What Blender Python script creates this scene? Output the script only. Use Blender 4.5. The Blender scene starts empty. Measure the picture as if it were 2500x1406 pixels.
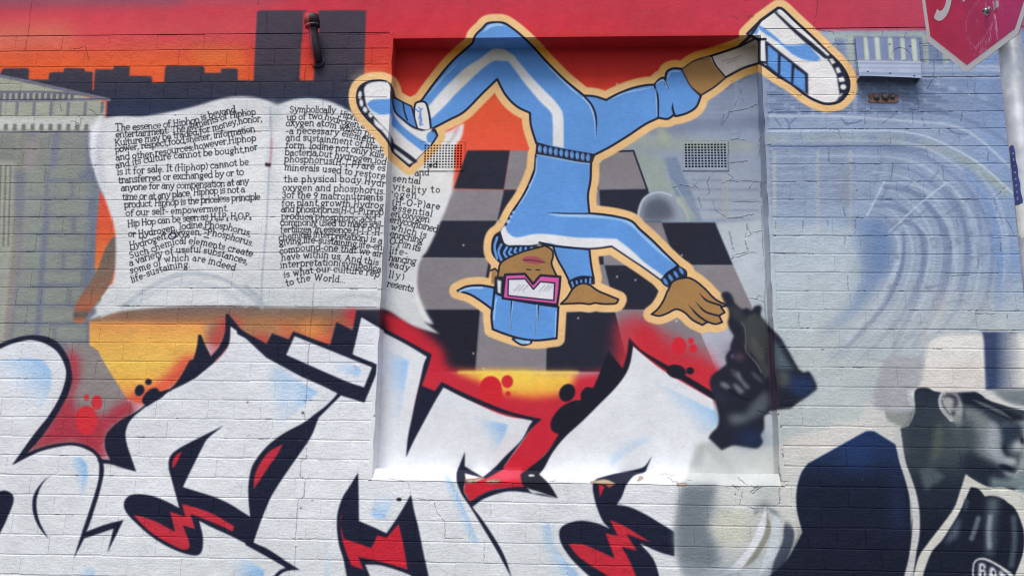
import bpy, bmesh, math, random
import numpy as np
from mathutils import Matrix, Vector

# ------------------------------------------------------------------ camera
# World: wall face is the plane y = 0, x to the right, z up, footpath at z = 0.
TOPZ = 3.9                                   # top of the highest brick course
CAMX, CAMD, CAMZ = 0.8379, 4.310, TOPZ - 2.2816
YAW, PITCH, ROLL, FPX = -0.0546, 0.2277, 0.0168, 2368.85
SC = bpy.context.scene; COL = SC.collection
cy_, sy_, cp_, sp_ = math.cos(YAW), math.sin(YAW), math.cos(PITCH), math.sin(PITCH)
FW = np.array([sy_ * cp_, cy_ * cp_, sp_]); r0 = np.array([cy_, -sy_, 0.0]); u0 = np.cross(r0, FW)
RT = math.cos(ROLL) * r0 + math.sin(ROLL) * u0; UP = -math.sin(ROLL) * r0 + math.cos(ROLL) * u0
CAMP = np.array([CAMX, -CAMD, CAMZ])
cam = bpy.data.cameras.new('camera'); cam_o = bpy.data.objects.new('camera', cam); COL.objects.link(cam_o)
cam.sensor_width = 36; cam.lens = FPX / 2500 * 36; cam.clip_start = 0.05; cam.clip_end = 600
cam_o.matrix_world = Matrix(((RT[0], UP[0], -FW[0], CAMP[0]), (RT[1], UP[1], -FW[1], CAMP[1]), (RT[2], UP[2], -FW[2], CAMP[2]), (0, 0, 0, 1)))
SC.camera = cam_o

# ------------------------------------------------------------------ daylight: bright overcast
W = bpy.data.worlds.new('World'); SC.world = W; W.use_nodes = True
wn = W.node_tree; wn.nodes.clear()
sky = wn.nodes.new('ShaderNodeTexSky'); sky.sky_type = 'NISHITA'; sky.sun_disc = False
SUN_EL, SUN_AZ = math.radians(60), math.radians(192)     # azimuth measured from +y, clockwise: in front of the wall, a little left
sky.sun_elevation = SUN_EL; sky.sun_rotation = SUN_AZ; sky.air_density = 1.0; sky.dust_density = 3.5; sky.ozone_density = 0.6
bg = wn.nodes.new('ShaderNodeBackground'); bg.inputs[1].default_value = 0.15
wo = wn.nodes.new('ShaderNodeOutputWorld')
wn.links.new(sky.outputs[0], bg.inputs[0]); wn.links.new(bg.outputs[0], wo.inputs[0])
sun = bpy.data.lights.new('sun', 'SUN'); sun.energy = 2.45; sun.angle = math.radians(20); sun.color = (1.0, 0.985, 0.96)
sun_o = bpy.data.objects.new('sun', sun); COL.objects.link(sun_o)
sd = Vector((math.sin(SUN_AZ) * math.cos(SUN_EL), math.cos(SUN_AZ) * math.cos(SUN_EL), math.sin(SUN_EL)))
sun_o.rotation_euler = sd.to_track_quat('Z', 'Y').to_euler()
SC.view_settings.view_transform = 'Standard'; SC.view_settings.look = 'None'
SC.view_settings.gamma = 1; SC.view_settings.use_curve_mapping = False
SC.view_settings.exposure = 0.0
SC.cycles.filter_width = 1.1

# ------------------------------------------------------------------ helpers
def tag(o, label=None, cat=None, group=None, kind=None):
    if label: o['label'] = label
    if cat: o['category'] = cat
    if group: o['group'] = group
    if kind: o['kind'] = kind
    return o

def empty(name, loc, **k):
    o = bpy.data.objects.new(name, None); COL.objects.link(o); o.location = loc; o.empty_display_size = .1
    return tag(o, **k)

class MB:
    """collects faces (world coordinates) and links them as one mesh object"""
    def __init__(self): self.v = []; self.f = []; self.uv = None
    def quad(self, *p):
        n = len(self.v); self.v += [tuple(map(float, q)) for q in p]; self.f.append(tuple(range(n, n + len(p))))
    def box(self, x0, x1, y0, y1, z0, z1):
        n = len(self.v)
        self.v += [(x0, y0, z0), (x1, y0, z0), (x1, y1, z0), (x0, y1, z0), (x0, y0, z1), (x1, y0, z1), (x1, y1, z1), (x0, y1, z1)]
        self.f += [tuple(n + i for i in q) for q in ((0, 1, 5, 4), (1, 2, 6, 5), (2, 3, 7, 6), (3, 0, 4, 7), (4, 5, 6, 7), (3, 2, 1, 0))]
    def add(self, v, f):
        n = len(self.v); self.v += v; self.f += [tuple(n + i for i in q) for q in f]
    def grid(self, P, nu, nv):
        """P(u, v) -> point for u, v in 0..1"""
        n = len(self.v)
        for j in range(nv + 1):
            for i in range(nu + 1): self.v.append(tuple(map(float, P(i / nu, j / nv))))
        for j in range(nv):
            for i in range(nu):
                a = n + j * (nu + 1) + i; self.f.append((a, a + 1, a + nu + 2, a + nu + 1))
    def tube(self, path, r, seg=20, caps=True):
        path = [Vector(p) for p in path]; r = [r] * len(path) if not hasattr(r, '__len__') else r
        n = len(self.v); ref = Vector((0, 1, 0.001))
        for i, p in enumerate(path):
            d = (path[min(i + 1, len(path) - 1)] - path[max(i - 1, 0)]).normalized()
            a = d.cross(ref)
            if a.length < .2: a = d.cross(Vector((1, 0, 0)))
            a.normalize(); b = d.cross(a)
            for k in range(seg):
                t = 2 * math.pi * k / seg; self.v.append(tuple(p + (a * math.cos(t) + b * math.sin(t)) * r[i]))
        for i in range(len(path) - 1):
            for k in range(seg):
                a = n + i * seg + k; b = n + i * seg + (k + 1) % seg; self.f.append((a, b, b + seg, a + seg))
        if caps:
            self.f.append(tuple(n + k for k in range(seg))[::-1]); self.f.append(tuple(n + (len(path) - 1) * seg + k for k in range(seg)))
    def build(self, name, mat, parent=None, smooth=False, uvfun=None, fixn=True):
        me = bpy.data.meshes.new(name); me.from_pydata(self.v, [], self.f); me.update()
        if fixn:
            b = bmesh.new(); b.from_mesh(me); bmesh.ops.recalc_face_normals(b, faces=b.faces); b.to_mesh(me); b.free()
        if uvfun:
            uv = me.uv_layers.new(name='mural')
            for l in me.loops:
                uv.data[l.index].uv = uvfun(me.vertices[l.vertex_index].co)
        if smooth:
            for p in me.polygons: p.use_smooth = True
        if mat: me.materials.append(mat)
        o = bpy.data.objects.new(name, me); COL.objects.link(o)
        if parent is not None:
            o.parent = parent; o.matrix_parent_inverse = Matrix.Identity(4); o.location = -Vector(parent.location)
        return o

def unproj(px, py, y=0.0):
    """photo pixel -> point of the plane parallel to the wall at depth y"""
    d = FW * FPX + RT * (px - 1250) - UP * (py - 703); t = (y - CAMP[1]) / d[1]
    return CAMP + t * d
def proj(P):
    d = np.asarray(P, float) - CAMP; w = d @ FW
    return np.stack([1250 + FPX * (d @ RT) / w, 703 - FPX * (d @ UP) / w], -1)
def COURSE_Y(i, x):
    a = proj([-2.0, 0, TOPZ - .086 * i]); b = proj([3.0, 0, TOPZ - .086 * i]); return a[1] + (b[1] - a[1]) * (x - a[0]) / (b[0] - a[0])

# ------------------------------------------------------------------ mural paint
# The mural is flat paint: it is rasterised here from traced outlines and strokes
# into one picture, then laid on the wall in metres (see wall_texture()).
MX0, MY0, CW, CH = -620, -320, 3860, 2180
CAN = np.zeros((CH, CW, 3), np.float32)
REL = np.zeros((CH, CW), np.float32)          # cracks and chips for the bump
rs = np.random.RandomState(7)

def rgb(*c): return np.array(c, np.float32) / 255.0
NAVY = rgb(24, 29, 50); BLK = rgb(22, 24, 38); RED = rgb(197, 36, 54); WHT = rgb(222, 224, 226)
BLUE = rgb(94, 149, 215); LBLUE = rgb(170, 206, 240); TAN = rgb(231, 189, 132); SKIN = rgb(163, 124, 76)
PINK = rgb(212, 88, 160); CKD = rgb(34, 36, 52); CKG = rgb(132, 127, 132); YEL = rgb(250, 212, 84)
TOWER = rgb(62, 55, 70)

T = dict(F=(0, 0, 1), A1=(0, 0, 2.9297), A2=(600, 0, 2.9297), A3=(1200, 0, 2.9297), A4=(1780, 0, 2.9292),
         B1=(0, 440, 2.9297), B2=(600, 440, 2.9297), B3=(1200, 440, 2.9297), B4=(1780, 440, 2.9292),
         D1=(0, 880, 2.6735), D2=(600, 880, 2.6735), D3=(1200, 880, 2.6735), D4=(1780, 880, 2.6736),
         T1=(270, 240, 5.625), T2=(270, 470, 5.625), T3=(670, 240, 5.625), T4=(670, 470, 5.625),
         G=(2200, 940, 5.4067), H=(2050, 1180, 5.5556), K=(1640, 660, 3.0553), C=(2060, 60, 6.3909))

def pts(t, s, closed=True, n=7):
    """parse 'x,y x,y! ...' ('!' marks a corner), smooth the rest with Catmull-Rom"""
    ox, oy, sc = T[t]; P = []; C = []
    for w in s.split():
        C.append(w.endswith('!')); x, y = w.rstrip('!').split(',')
        P.append((ox + float(x) / sc, oy + float(y) / sc))
    P = np.array(P); m = len(P); out = []
    for i in range(m if closed else m - 1):
        a, b = P[i], P[(i + 1) % m]
        p0 = P[i - 1] if (closed or i > 0) and not C[i] else 2 * a - b
        j = (i + 2) % m
        p3 = P[j] if (closed or i + 2 < m) and not C[(i + 1) % m] else 2 * b - a
        if C[i] and C[(i + 1) % m]: out.append(a); continue
        for k in range(n):
            u = k / n
            out.append(.5 * (2 * a + (b - p0) * u + (2 * p0 - 5 * a + 4 * b - p3) * u * u + (3 * a - p0 - 3 * b + p3) * u ** 3))
    if not closed: out.append(P[-1])
    return np.array(out)

def blur(m, s):
    if s < .45: return m
    k = max(1, int(round(s * 1.0)))
    for ax in (0, 1):
        for _ in range(3):
            c = np.cumsum(np.concatenate([np.repeat(np.take(m, [0], ax), k + 1, ax), m, np.repeat(np.take(m, [-1], ax), k, ax)], ax), ax)
            w = 2 * k + 1
            m = (np.take(c, range(w, c.shape[ax]), ax) - np.take(c, range(0, c.shape[ax] - w), ax)) / w
    return m

def box(P, pad):
    x0 = int(np.floor(P[:, 0].min() - pad)) - MX0; x1 = int(np.ceil(P[:, 0].max() + pad)) - MX0
    y0 = int(np.floor(P[:, 1].min() - pad)) - MY0; y1 = int(np.ceil(P[:, 1].max() + pad)) - MY0
    return x0, y0, x1 + 1, y1 + 1

def comp(mask, x0, y0, col, alpha=1.0, clip=None):
    h, w = mask.shape
    a0, b0 = max(0, x0), max(0, y0); a1, b1 = min(CW, x0 + w), min(CH, y0 + h)
    if a1 <= a0 or b1 <= b0: return
    m = mask[b0 - y0:b1 - y0, a0 - x0:a1 - x0] * alpha
    if clip is not None: m = m * clip[b0:b1, a0:a1]
    if callable(col):
        yy, xx = np.mgrid[b0:b1, a0:a1]; c = col(xx + MX0, yy + MY0)
    else: c = col
    R = CAN[b0:b1, a0:a1]
    R += (c - R) * m[..., None]

def polymask(P, x0, y0, w, h, ss=3):
    acc = np.zeros((h * ss, w + 2), np.float64)
    A = P; B = np.roll(P, -1, 0)
    ay = (A[:, 1] - MY0 - y0) * ss; by = (B[:, 1] - MY0 - y0) * ss
    for i in range(len(A)):
        if ay[i] == by[i]: continue
        sg = 1.0 if by[i] > ay[i] else -1.0
        lo, hi = min(ay[i], by[i]), max(ay[i], by[i])
        r = np.arange(max(0, int(np.ceil(lo - .5))), min(h * ss, int(np.ceil(hi - .5))))
        if len(r) == 0: continue
        t = (r + .5 - ay[i]) / (by[i] - ay[i])
        x = np.clip(A[i, 0] + t * (B[i, 0] - A[i, 0]) - MX0 - x0, 0, w)
        f = x.astype(int); fr = x - f
        acc[r, f] += sg * (1 - fr); acc[r, f + 1] += sg * fr
    m = np.clip(np.abs(np.cumsum(acc, 1)[:, :w]), 0, 1)
    return m.reshape(h, ss, w).mean(1).astype(np.float32)

def fillp(P, col, soft=.7, alpha=1.0, clip=None):
    pad = 3 * max(soft, .5) + 2
    x0, y0, x1, y1 = box(P, pad)
    x0 = max(x0, -200); y0 = max(y0, -200); x1 = min(x1, CW + 200); y1 = min(y1, CH + 200)
    m = blur(polymask(P, x0, y0, x1 - x0, y1 - y0), soft)
    comp(m, x0, y0, col, alpha, clip)

def fill(t, s, col, soft=.7, alpha=1.0, clip=None): fillp(pts(t, s), col, soft, alpha, clip)

def capmask(P, r, soft):
    """union of tapered capsules; r scalar or per point"""
    r = np.broadcast_to(np.asarray(r, float), (len(P),))
    pad = r.max() + soft * 2 + 2
    x0, y0, x1, y1 = box(P, pad); M = np.zeros((y1 - y0, x1 - x0), np.float32)
    for i in range(len(P) - 1):
        a, b = P[i], P[i + 1]
        bx = box(np.array([a, b]), max(r[i], r[i + 1]) + soft * 1.5 + 1.5)
        yy, xx = np.mgrid[bx[1]:bx[3], bx[0]:bx[2]].astype(np.float32)
        xx += MX0 - a[0]; yy += MY0 - a[1]
        d = b - a; L = max(1e-9, d @ d); t = np.clip((xx * d[0] + yy * d[1]) / L, 0, 1)
        ds = np.hypot(xx - t * d[0], yy - t * d[1]); rr = r[i] + (r[i + 1] - r[i]) * t
        m = np.clip((rr - ds) / (2 * max(soft, .5)) + .5, 0, 1)
        sl = M[bx[1] - y0:bx[3] - y0, bx[0] - x0:bx[2] - x0]
        np.maximum(sl, m, out=sl)
    return M, x0, y0

def strokep(P, r, col, soft=.6, alpha=1.0, clip=None):
    M, x0, y0 = capmask(P, r, soft)
    comp(M * M * (3 - 2 * M) if soft > 1.5 else M, x0, y0, col, alpha, clip)

def stroke(t, s, r, col, soft=.6, alpha=1.0, taper=None, clip=None):
    P = pts(t, s, closed=False)
    u = np.linspace(0, 1, len(P))
    if taper == 'both': r = r * np.clip(np.sin(np.pi * u) * 1.4, .12, 1)
    elif taper == 'end': r = r * np.clip((1 - u) * 2.5, .12, 1)
    elif taper == 'start': r = r * np.clip(u * 2.5, .12, 1)
    strokep(P, r, col, soft, alpha, clip)

def line(t, s, r, col, soft=.6, alpha=1.0):      # closed outline
    P = pts(t, s); strokep(np.vstack([P, P[:1]]), r, col, soft, alpha)

def ell(t, cx, cy, rx, ry, col, rot=0, soft=.7, alpha=1.0, clip=None):
    ox, oy, sc = T[t]; a = np.linspace(0, 2 * np.pi, 33)[:-1]; c, s_ = np.cos(rot), np.sin(rot)
    X = rx * np.cos(a); Y = ry * np.sin(a)
    fillp(np.stack([ox + (cx + X * c - Y * s_) / sc, oy + (cy + X * s_ + Y * c) / sc], 1), col, soft, alpha, clip)

def fadeg(t, s, col, a, b, alpha=1.0, soft=1.6):
    ox, oy, sc = T[t]; a = np.array([ox + a[0] / sc, oy + a[1] / sc]); b = np.array([ox + b[0] / sc, oy + b[1] / sc])
    P = pts(t, s); pad = 3 * soft + 2; x0, y0, x1, y1 = box(P, pad)
    m = blur(polymask(P, x0, y0, x1 - x0, y1 - y0), soft)
    yy, xx = np.mgrid[y0:y1, x0:x1]; d = b - a; u = np.clip(((xx + MX0 - a[0]) * d[0] + (yy + MY0 - a[1]) * d[1]) / (d @ d), 0, 1)
    comp((m * (1 - u) ** 1.35).astype(np.float32), x0, y0, col, alpha)

def shape(t, s, col, w=2.2, oc=NAVY):            # filled and outlined
    fill(t, s, col)
    if w: line(t, s, w, oc)

def vgrad(stops):
    ys = np.array([a for a, _ in stops], float); cs = np.array([c for _, c in stops], np.float32)
    def f(x, y): return np.stack([np.interp(y, ys, cs[:, k]) for k in range(3)], -1)
    return f

def hgrad(stops):
    g = vgrad(stops); return lambda x, y: g(y, x)

def noise2(h, w, cell, seed):
    r = np.random.RandomState(seed); g = r.rand(h // cell + 3, w // cell + 3).astype(np.float32)
    y = np.arange(h) / cell; x = np.arange(w) / cell; yi = y.astype(int); xi = x.astype(int)
    fy = (y - yi); fx = (x - xi); fy = fy * fy * (3 - 2 * fy); fx = fx * fx * (3 - 2 * fx)
    fy = fy[:, None]; fx = fx[None]
    a = g[yi][:, xi]; b = g[yi][:, xi + 1]; c = g[yi + 1][:, xi]; d = g[yi + 1][:, xi + 1]
    return (a * (1 - fx) + b * fx) * (1 - fy) + (c * (1 - fx) + d * fx) * fy

FULL = lambda s: pts('F', s)

def paint_background():
    # pale base
    CAN[:] = rgb(206, 208, 210)
    # sunset over the whole top band
    red = vgrad([(-320, rgb(170, 40, 60)), (0, rgb(192, 50, 70)), (60, rgb(200, 44, 61)), (110, rgb(198, 52, 52)), (160, rgb(205, 66, 44)), (210, rgb(220, 84, 44)),
                 (330, rgb(226, 84, 56)), (380, rgb(228, 84, 58)), (660, rgb(222, 92, 60))])
    fill('F', '-620,-320! 3300,-320! 3300,79! 3300,200! 1880,200! 1650,300! 1450,420! 250,700! -620,700!', red, .8)
    fill('F', '-620,-320! 640,-320! 700,90! 500,150! -620,150!', vgrad([(0, rgb(172, 72, 88)), (25, rgb(200, 62, 78)), (90, rgb(204, 76, 80)), (130, rgb(212, 92, 66)), (175, rgb(222, 98, 52))]), 28, .9)  # veil of haze over the top-left corner, put into the red
    fill('F', '-60,60! 170,58! 190,110! -60,130!', rgb(222, 138, 100), 18, .55)
    fill('F', '470,120! 600,125! 590,160! 480,165!', rgb(232, 140, 60), 12, .6)
    fill('F', '-620,135! 600,135! 620,200! -620,200!', rgb(228, 98, 44), 14, .7)
    fill('F', '-60,-40! 500,-40! 430,14! 200,18! -60,22!', rgb(128, 84, 102), 12, .6)
    fill('F', '1450,-320! 3300,-320! 3300,119! 1500,124!', hgrad([(1450, rgb(190, 46, 64)), (1800, rgb(190, 52, 74)), (2250, rgb(178, 66, 92))]), 40, .8)  # bluish haze toward the right, put into the red
    # right side: grey-blue tunnel wall, bluish haze at far right put into the colour
    fill('F', '2000,77! 2300,76! 3300,66! 3300,1900! 1380,1900! 1380,640! 1480,378! 1690,262! 1862,150! 1860,84!', vgrad([(80, rgb(118, 136, 168)), (230, rgb(132, 148, 177)), (330, rgb(146, 162, 188)), (520, rgb(154, 171, 191)),
         (700, rgb(173, 186, 195)), (1000, rgb(182, 190, 190)), (1300, rgb(186, 189, 184))]), 1)
    fill('F', '2330,60! 3300,60! 3300,900! 2480,820! 2400,500!', rgb(122, 150, 196), 60, .65)
    # inside the recess: deep red to orange
    fill('F', '958,90! 1860,84! 1845,100! 1530,215! 1300,225! 1100,240! 1000,250! 958,240!', vgrad([(90, rgb(186, 36, 44)), (240, rgb(206, 52, 36)), (300, rgb(214, 66, 46))]), 3, .9)
    # skyline
    DK = vgrad([(20, rgb(64, 56, 70)), (160, rgb(60, 54, 68)), (215, rgb(46, 48, 66)), (260, rgb(38, 46, 72)), (300, rgb(48, 56, 82))])
    fill('A1', '0,540! 20,500 40,490! 195,490! 210,505! 205,572! 350,572! 355,530 380,520! 455,520! 462,490! 600,492! 612,515! 665,518! 660,655! 672,640! 682,510 705,500! 812,500! 815,475! 920,478 930,490! 925,545! 1085,548! 1090,595! 1175,590! 1185,485 1200,472! 1450,475! 1465,490! 1465,525! 1580,525! 1585,495! 1690,495 1702,510! 1702,578! 1815,580! 1840,90! 1860,78! 2170,78 2185,92! 2150,578! 2240,580! 2270,235! 2275,90! 2290,78! 2600,78 2620,92! 2605,560! 2640,560 2700,640! 2900,700! 2900,900! 1400,900! 760,880! 770,720! 300,600! 0,560!', DK, 1.0)
    fill('A2', '385,570! 400,300! 455,240! 490,450! 488,570!', vgrad([(90, rgb(190, 50, 60)), (150, rgb(206, 62, 44)), (195, rgb(216, 74, 42))]), .8)
    fill('A2', '405,300! 415,90! 430,90! 520,90! 530,240! 450,260!', rgb(186, 46, 64), .9)
    # left: pale stone building with pilasters
    st = vgrad([(180, rgb(164, 166, 148)), (300, rgb(156, 160, 148)), (335, rgb(134, 137, 133)), (450, rgb(132, 138, 132)), (700, rgb(128, 132, 128)), (880, rgb(136, 134, 131))])
    fill('F', '-620,150! 0,186! 120,213! 258,250! 258,300! 244,880! 220,1100! -620,1400!', st, 1.2)
    stroke('A1', '-1800,200 0,545 350,620 780,715', 4, rgb(112, 112, 128), 2)
    stroke('A1', '-1800,660 0,660 300,660 640,680', 3, rgb(105, 108, 122), 2)
    stroke('A1', '-1800,720 0,722 700,712', 3.2, rgb(112, 114, 130), 2)
    for k in range(-14, 13):
        stroke('A1', '%d,678! %d,705!' % (12 + k * 42, 10 + k * 42), 4.2, rgb(100, 102, 114), 1.2)
    for k in range(-8, 7):
        stroke('A1', '%d,740! %d,820!' % (2 + k * 122, -4 + k * 122), 4, rgb(120, 122, 130), 2)
    fill('A1', '-1800,850! 720,840! 700,935! -1800,945!', rgb(196, 198, 194), 3, .95)
    for k in range(-12, 11):
        fill('A1', '%d,890! %d,890! %d,938! %d,938!' % (30 + k * 64, 58 + k * 64, 56 + k * 64, 26 + k * 64), rgb(112, 116, 112), 1.2)
    stroke('A1', '-1800,955 0,950 650,945', 3, rgb(120, 124, 128), 2)
    for x0, x1, w, c in ((235, 60, 8, rgb(122, 126, 150)), (400, 255, 9, rgb(118, 122, 146)), (650, 640, 11, rgb(110, 116, 138)), (130, 5, 5, rgb(160, 158, 148)), (-60, -160, 8, rgb(122, 126, 146))):
        P = np.array([(x0 / 2.93, 330), ((x0 * .7 + x1 * .3) / 2.93, 520), (x1 / 2.93, 880 if x0 != 650 else 850)])
        strokep(P, w, c, 6, .75)
    fill('F', '0,330! 90,330! 60,430! 40,860! 10,880! -200,900! -200,330!', rgb(124, 126, 118), 10, .5)
    fill('F', '70,340! 95,340! 70,560! 40,870! 8,880! 40,560!', rgb(170, 152, 140), 7, .5)
    fill('F', '-10,392! 36,395! 28,620! 5,860! -10,860!', rgb(176, 178, 166), 3, .6)
    for x in (2, 14, 26): stroke('F', '%d,405! %d,600!' % (x, x - 6), 2.2, rgb(108, 112, 102), 1.5, .8)
    # painted stone blocks with blue-grey joints
    fill('B1', '100,-60! 690,-60! 690,300! 660,700! 620,1020! 600,1200! 60,1200! 140,500!', rgb(108, 116, 134), 5, .62)
    bk = rgb(143, 149, 138)
    for q in ('185,-80! 325,-80! 318,120! 178,120!', '178,140! 318,140! 310,250! 170,250!', '170,265! 310,265! 300,378! 158,378!', '158,395! 300,395! 292,500! 150,500!', '150,515! 290,515! 285,635! 140,635!', '140,650! 280,650! 275,752! 130,752!',
              '130,770! 270,770! 262,880! 118,880!', '115,905! 262,905! 255,1015! 105,1015!', '105,1040! 250,1040! 240,1140! 95,1140!',
              '360,-80! 560,-80! 560,-10! 355,-10!', '350,15! 510,15! 505,120! 345,120!', '530,15! 690,10! 690,120! 530,120!', '345,140! 640,140! 640,250! 345,250!', '355,268! 515,268! 510,372! 348,372!', '548,268! 650,268! 648,375! 545,375!',
              '340,398! 650,395! 650,495! 338,498!', '328,520! 440,520! 435,635! 325,635!', '470,525! 590,525! 588,632! 468,632!', '315,655! 590,655! 585,735! 310,735!', '312,775! 490,775! 485,880! 305,880!', '512,775! 600,775! 590,870! 510,870!', '300,910! 525,910! 525,1010! 296,1010!',
              '405,1045! 620,1045! 615,1140! 405,1140!', '290,1045! 380,1045! 380,1140! 285,1140!'):
        fill('B1', q, bk, 2.6, .8)
    fill('F', '225,330! 262,330! 250,430! 240,620! 205,740! 215,560!', rgb(112, 122, 142), 9, .7)
    # strip left of the book and its drop shadow
    fill('B1', '715,75! 770,170 805,280 825,400! 760,500 700,640! 680,640! 690,400 705,200', vgrad([(465, rgb(216, 78, 66)), (560, rgb(220, 92, 56)), (655, rgb(222, 124, 66))]), .9)
    fill('B1', '820,395! 838,430 838,540 815,680 760,790 690,880 650,930! 600,1015! 540,1015 525,980 550,880 640,740 700,640 750,500', vgrad([(575, rgb(104, 98, 94)), (700, rgb(132, 102, 86)), (750, rgb(176, 104, 74)), (770, rgb(98, 90, 90)), (785, rgb(196, 116, 70))]), 1.4)
    # yellow wedge, grey block and red glow under the book
    fill('B1', '640,1010! 1480,1000! 1480,1200! 1300,1406! 800,1406! 700,1220! 640,1180!', vgrad([(785, rgb(226, 152, 88)), (830, rgb(230, 176, 88)), (930, rgb(232, 194, 92))]), 1.2)
    fill('D1', '660,0! 1240,0! 1250,60! 1080,200! 940,290! 830,250!', vgrad([(880, rgb(232, 192, 90)), (940, rgb(236, 176, 84)), (990, rgb(230, 120, 72))]), 1)
    fill('D1', '470,-30! 560,-30! 670,0! 830,250! 880,330! 700,520! 640,560! 480,540! 300,520! 180,600! 400,300!', rgb(142, 134, 132), 1.2)
    fill('B1', '480,1150! 640,1180! 700,1220! 800,1406! 520,1406!', rgb(142, 134, 132), 1.2)
    fill('D1', '440,-80! 520,-20! 520,120! 470,220! 500,330! 700,360! 740,300! 860,250! 900,320! 700,460! 690,560! 720,650! 640,640! 480,530! 300,560! 170,610! 300,440! 440,200!', rgb(172, 50, 68), 9, .95)
    fill('D1', '940,290! 850,260 900,200 1000,160 1090,90 1150,20 1200,-30 1320,-30! 1200,130! 1060,220!', rgb(216, 74, 66), 9, .85)
    ell('D1', 565, 390, 72, 95, rgb(206, 46, 58)); ell('D1', 633, 275, 36, 48, rgb(206, 50, 62)); ell('D1', 565, 240, 18, 22, rgb(200, 60, 66))
    # ledge under the book
    ledge = vgrad([(742, rgb(108, 98, 96)), (768, rgb(136, 106, 88)), (795, rgb(176, 114, 70))])
    fill('F', '215,785! 300,757! 470,744! 560,745! 740,748! 935,755! 935,800! 740,800! 505,790! 260,785!', ledge, 3)
    fill('F', '505,785! 935,785! 930,870! 800,880! 500,840!', rgb(160, 112, 76), 6, .9)
    for x, y, r, c in ((560, 800, 26, RED), (600, 850, 30, rgb(190, 70, 60)), (640, 800, 22, rgb(170, 120, 80)), (760, 810, 32, rgb(236, 150, 80)), (790, 835, 30, rgb(228, 110, 66)), (700, 810, 22, rgb(216, 110, 66)),
                       (870, 770, 30, RED), (905, 790, 34, RED), (830, 810, 24, rgb(170, 60, 60)), (640, 835, 20, RED), (720, 840, 26, rgb(206, 60, 60)), (800, 855, 22, RED), (530, 830, 22, rgb(190, 50, 60)), (535, 870, 24, rgb(200, 50, 60))):
        ell('F', x, y, r, r * .8, c, 0, 12, .85)

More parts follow.
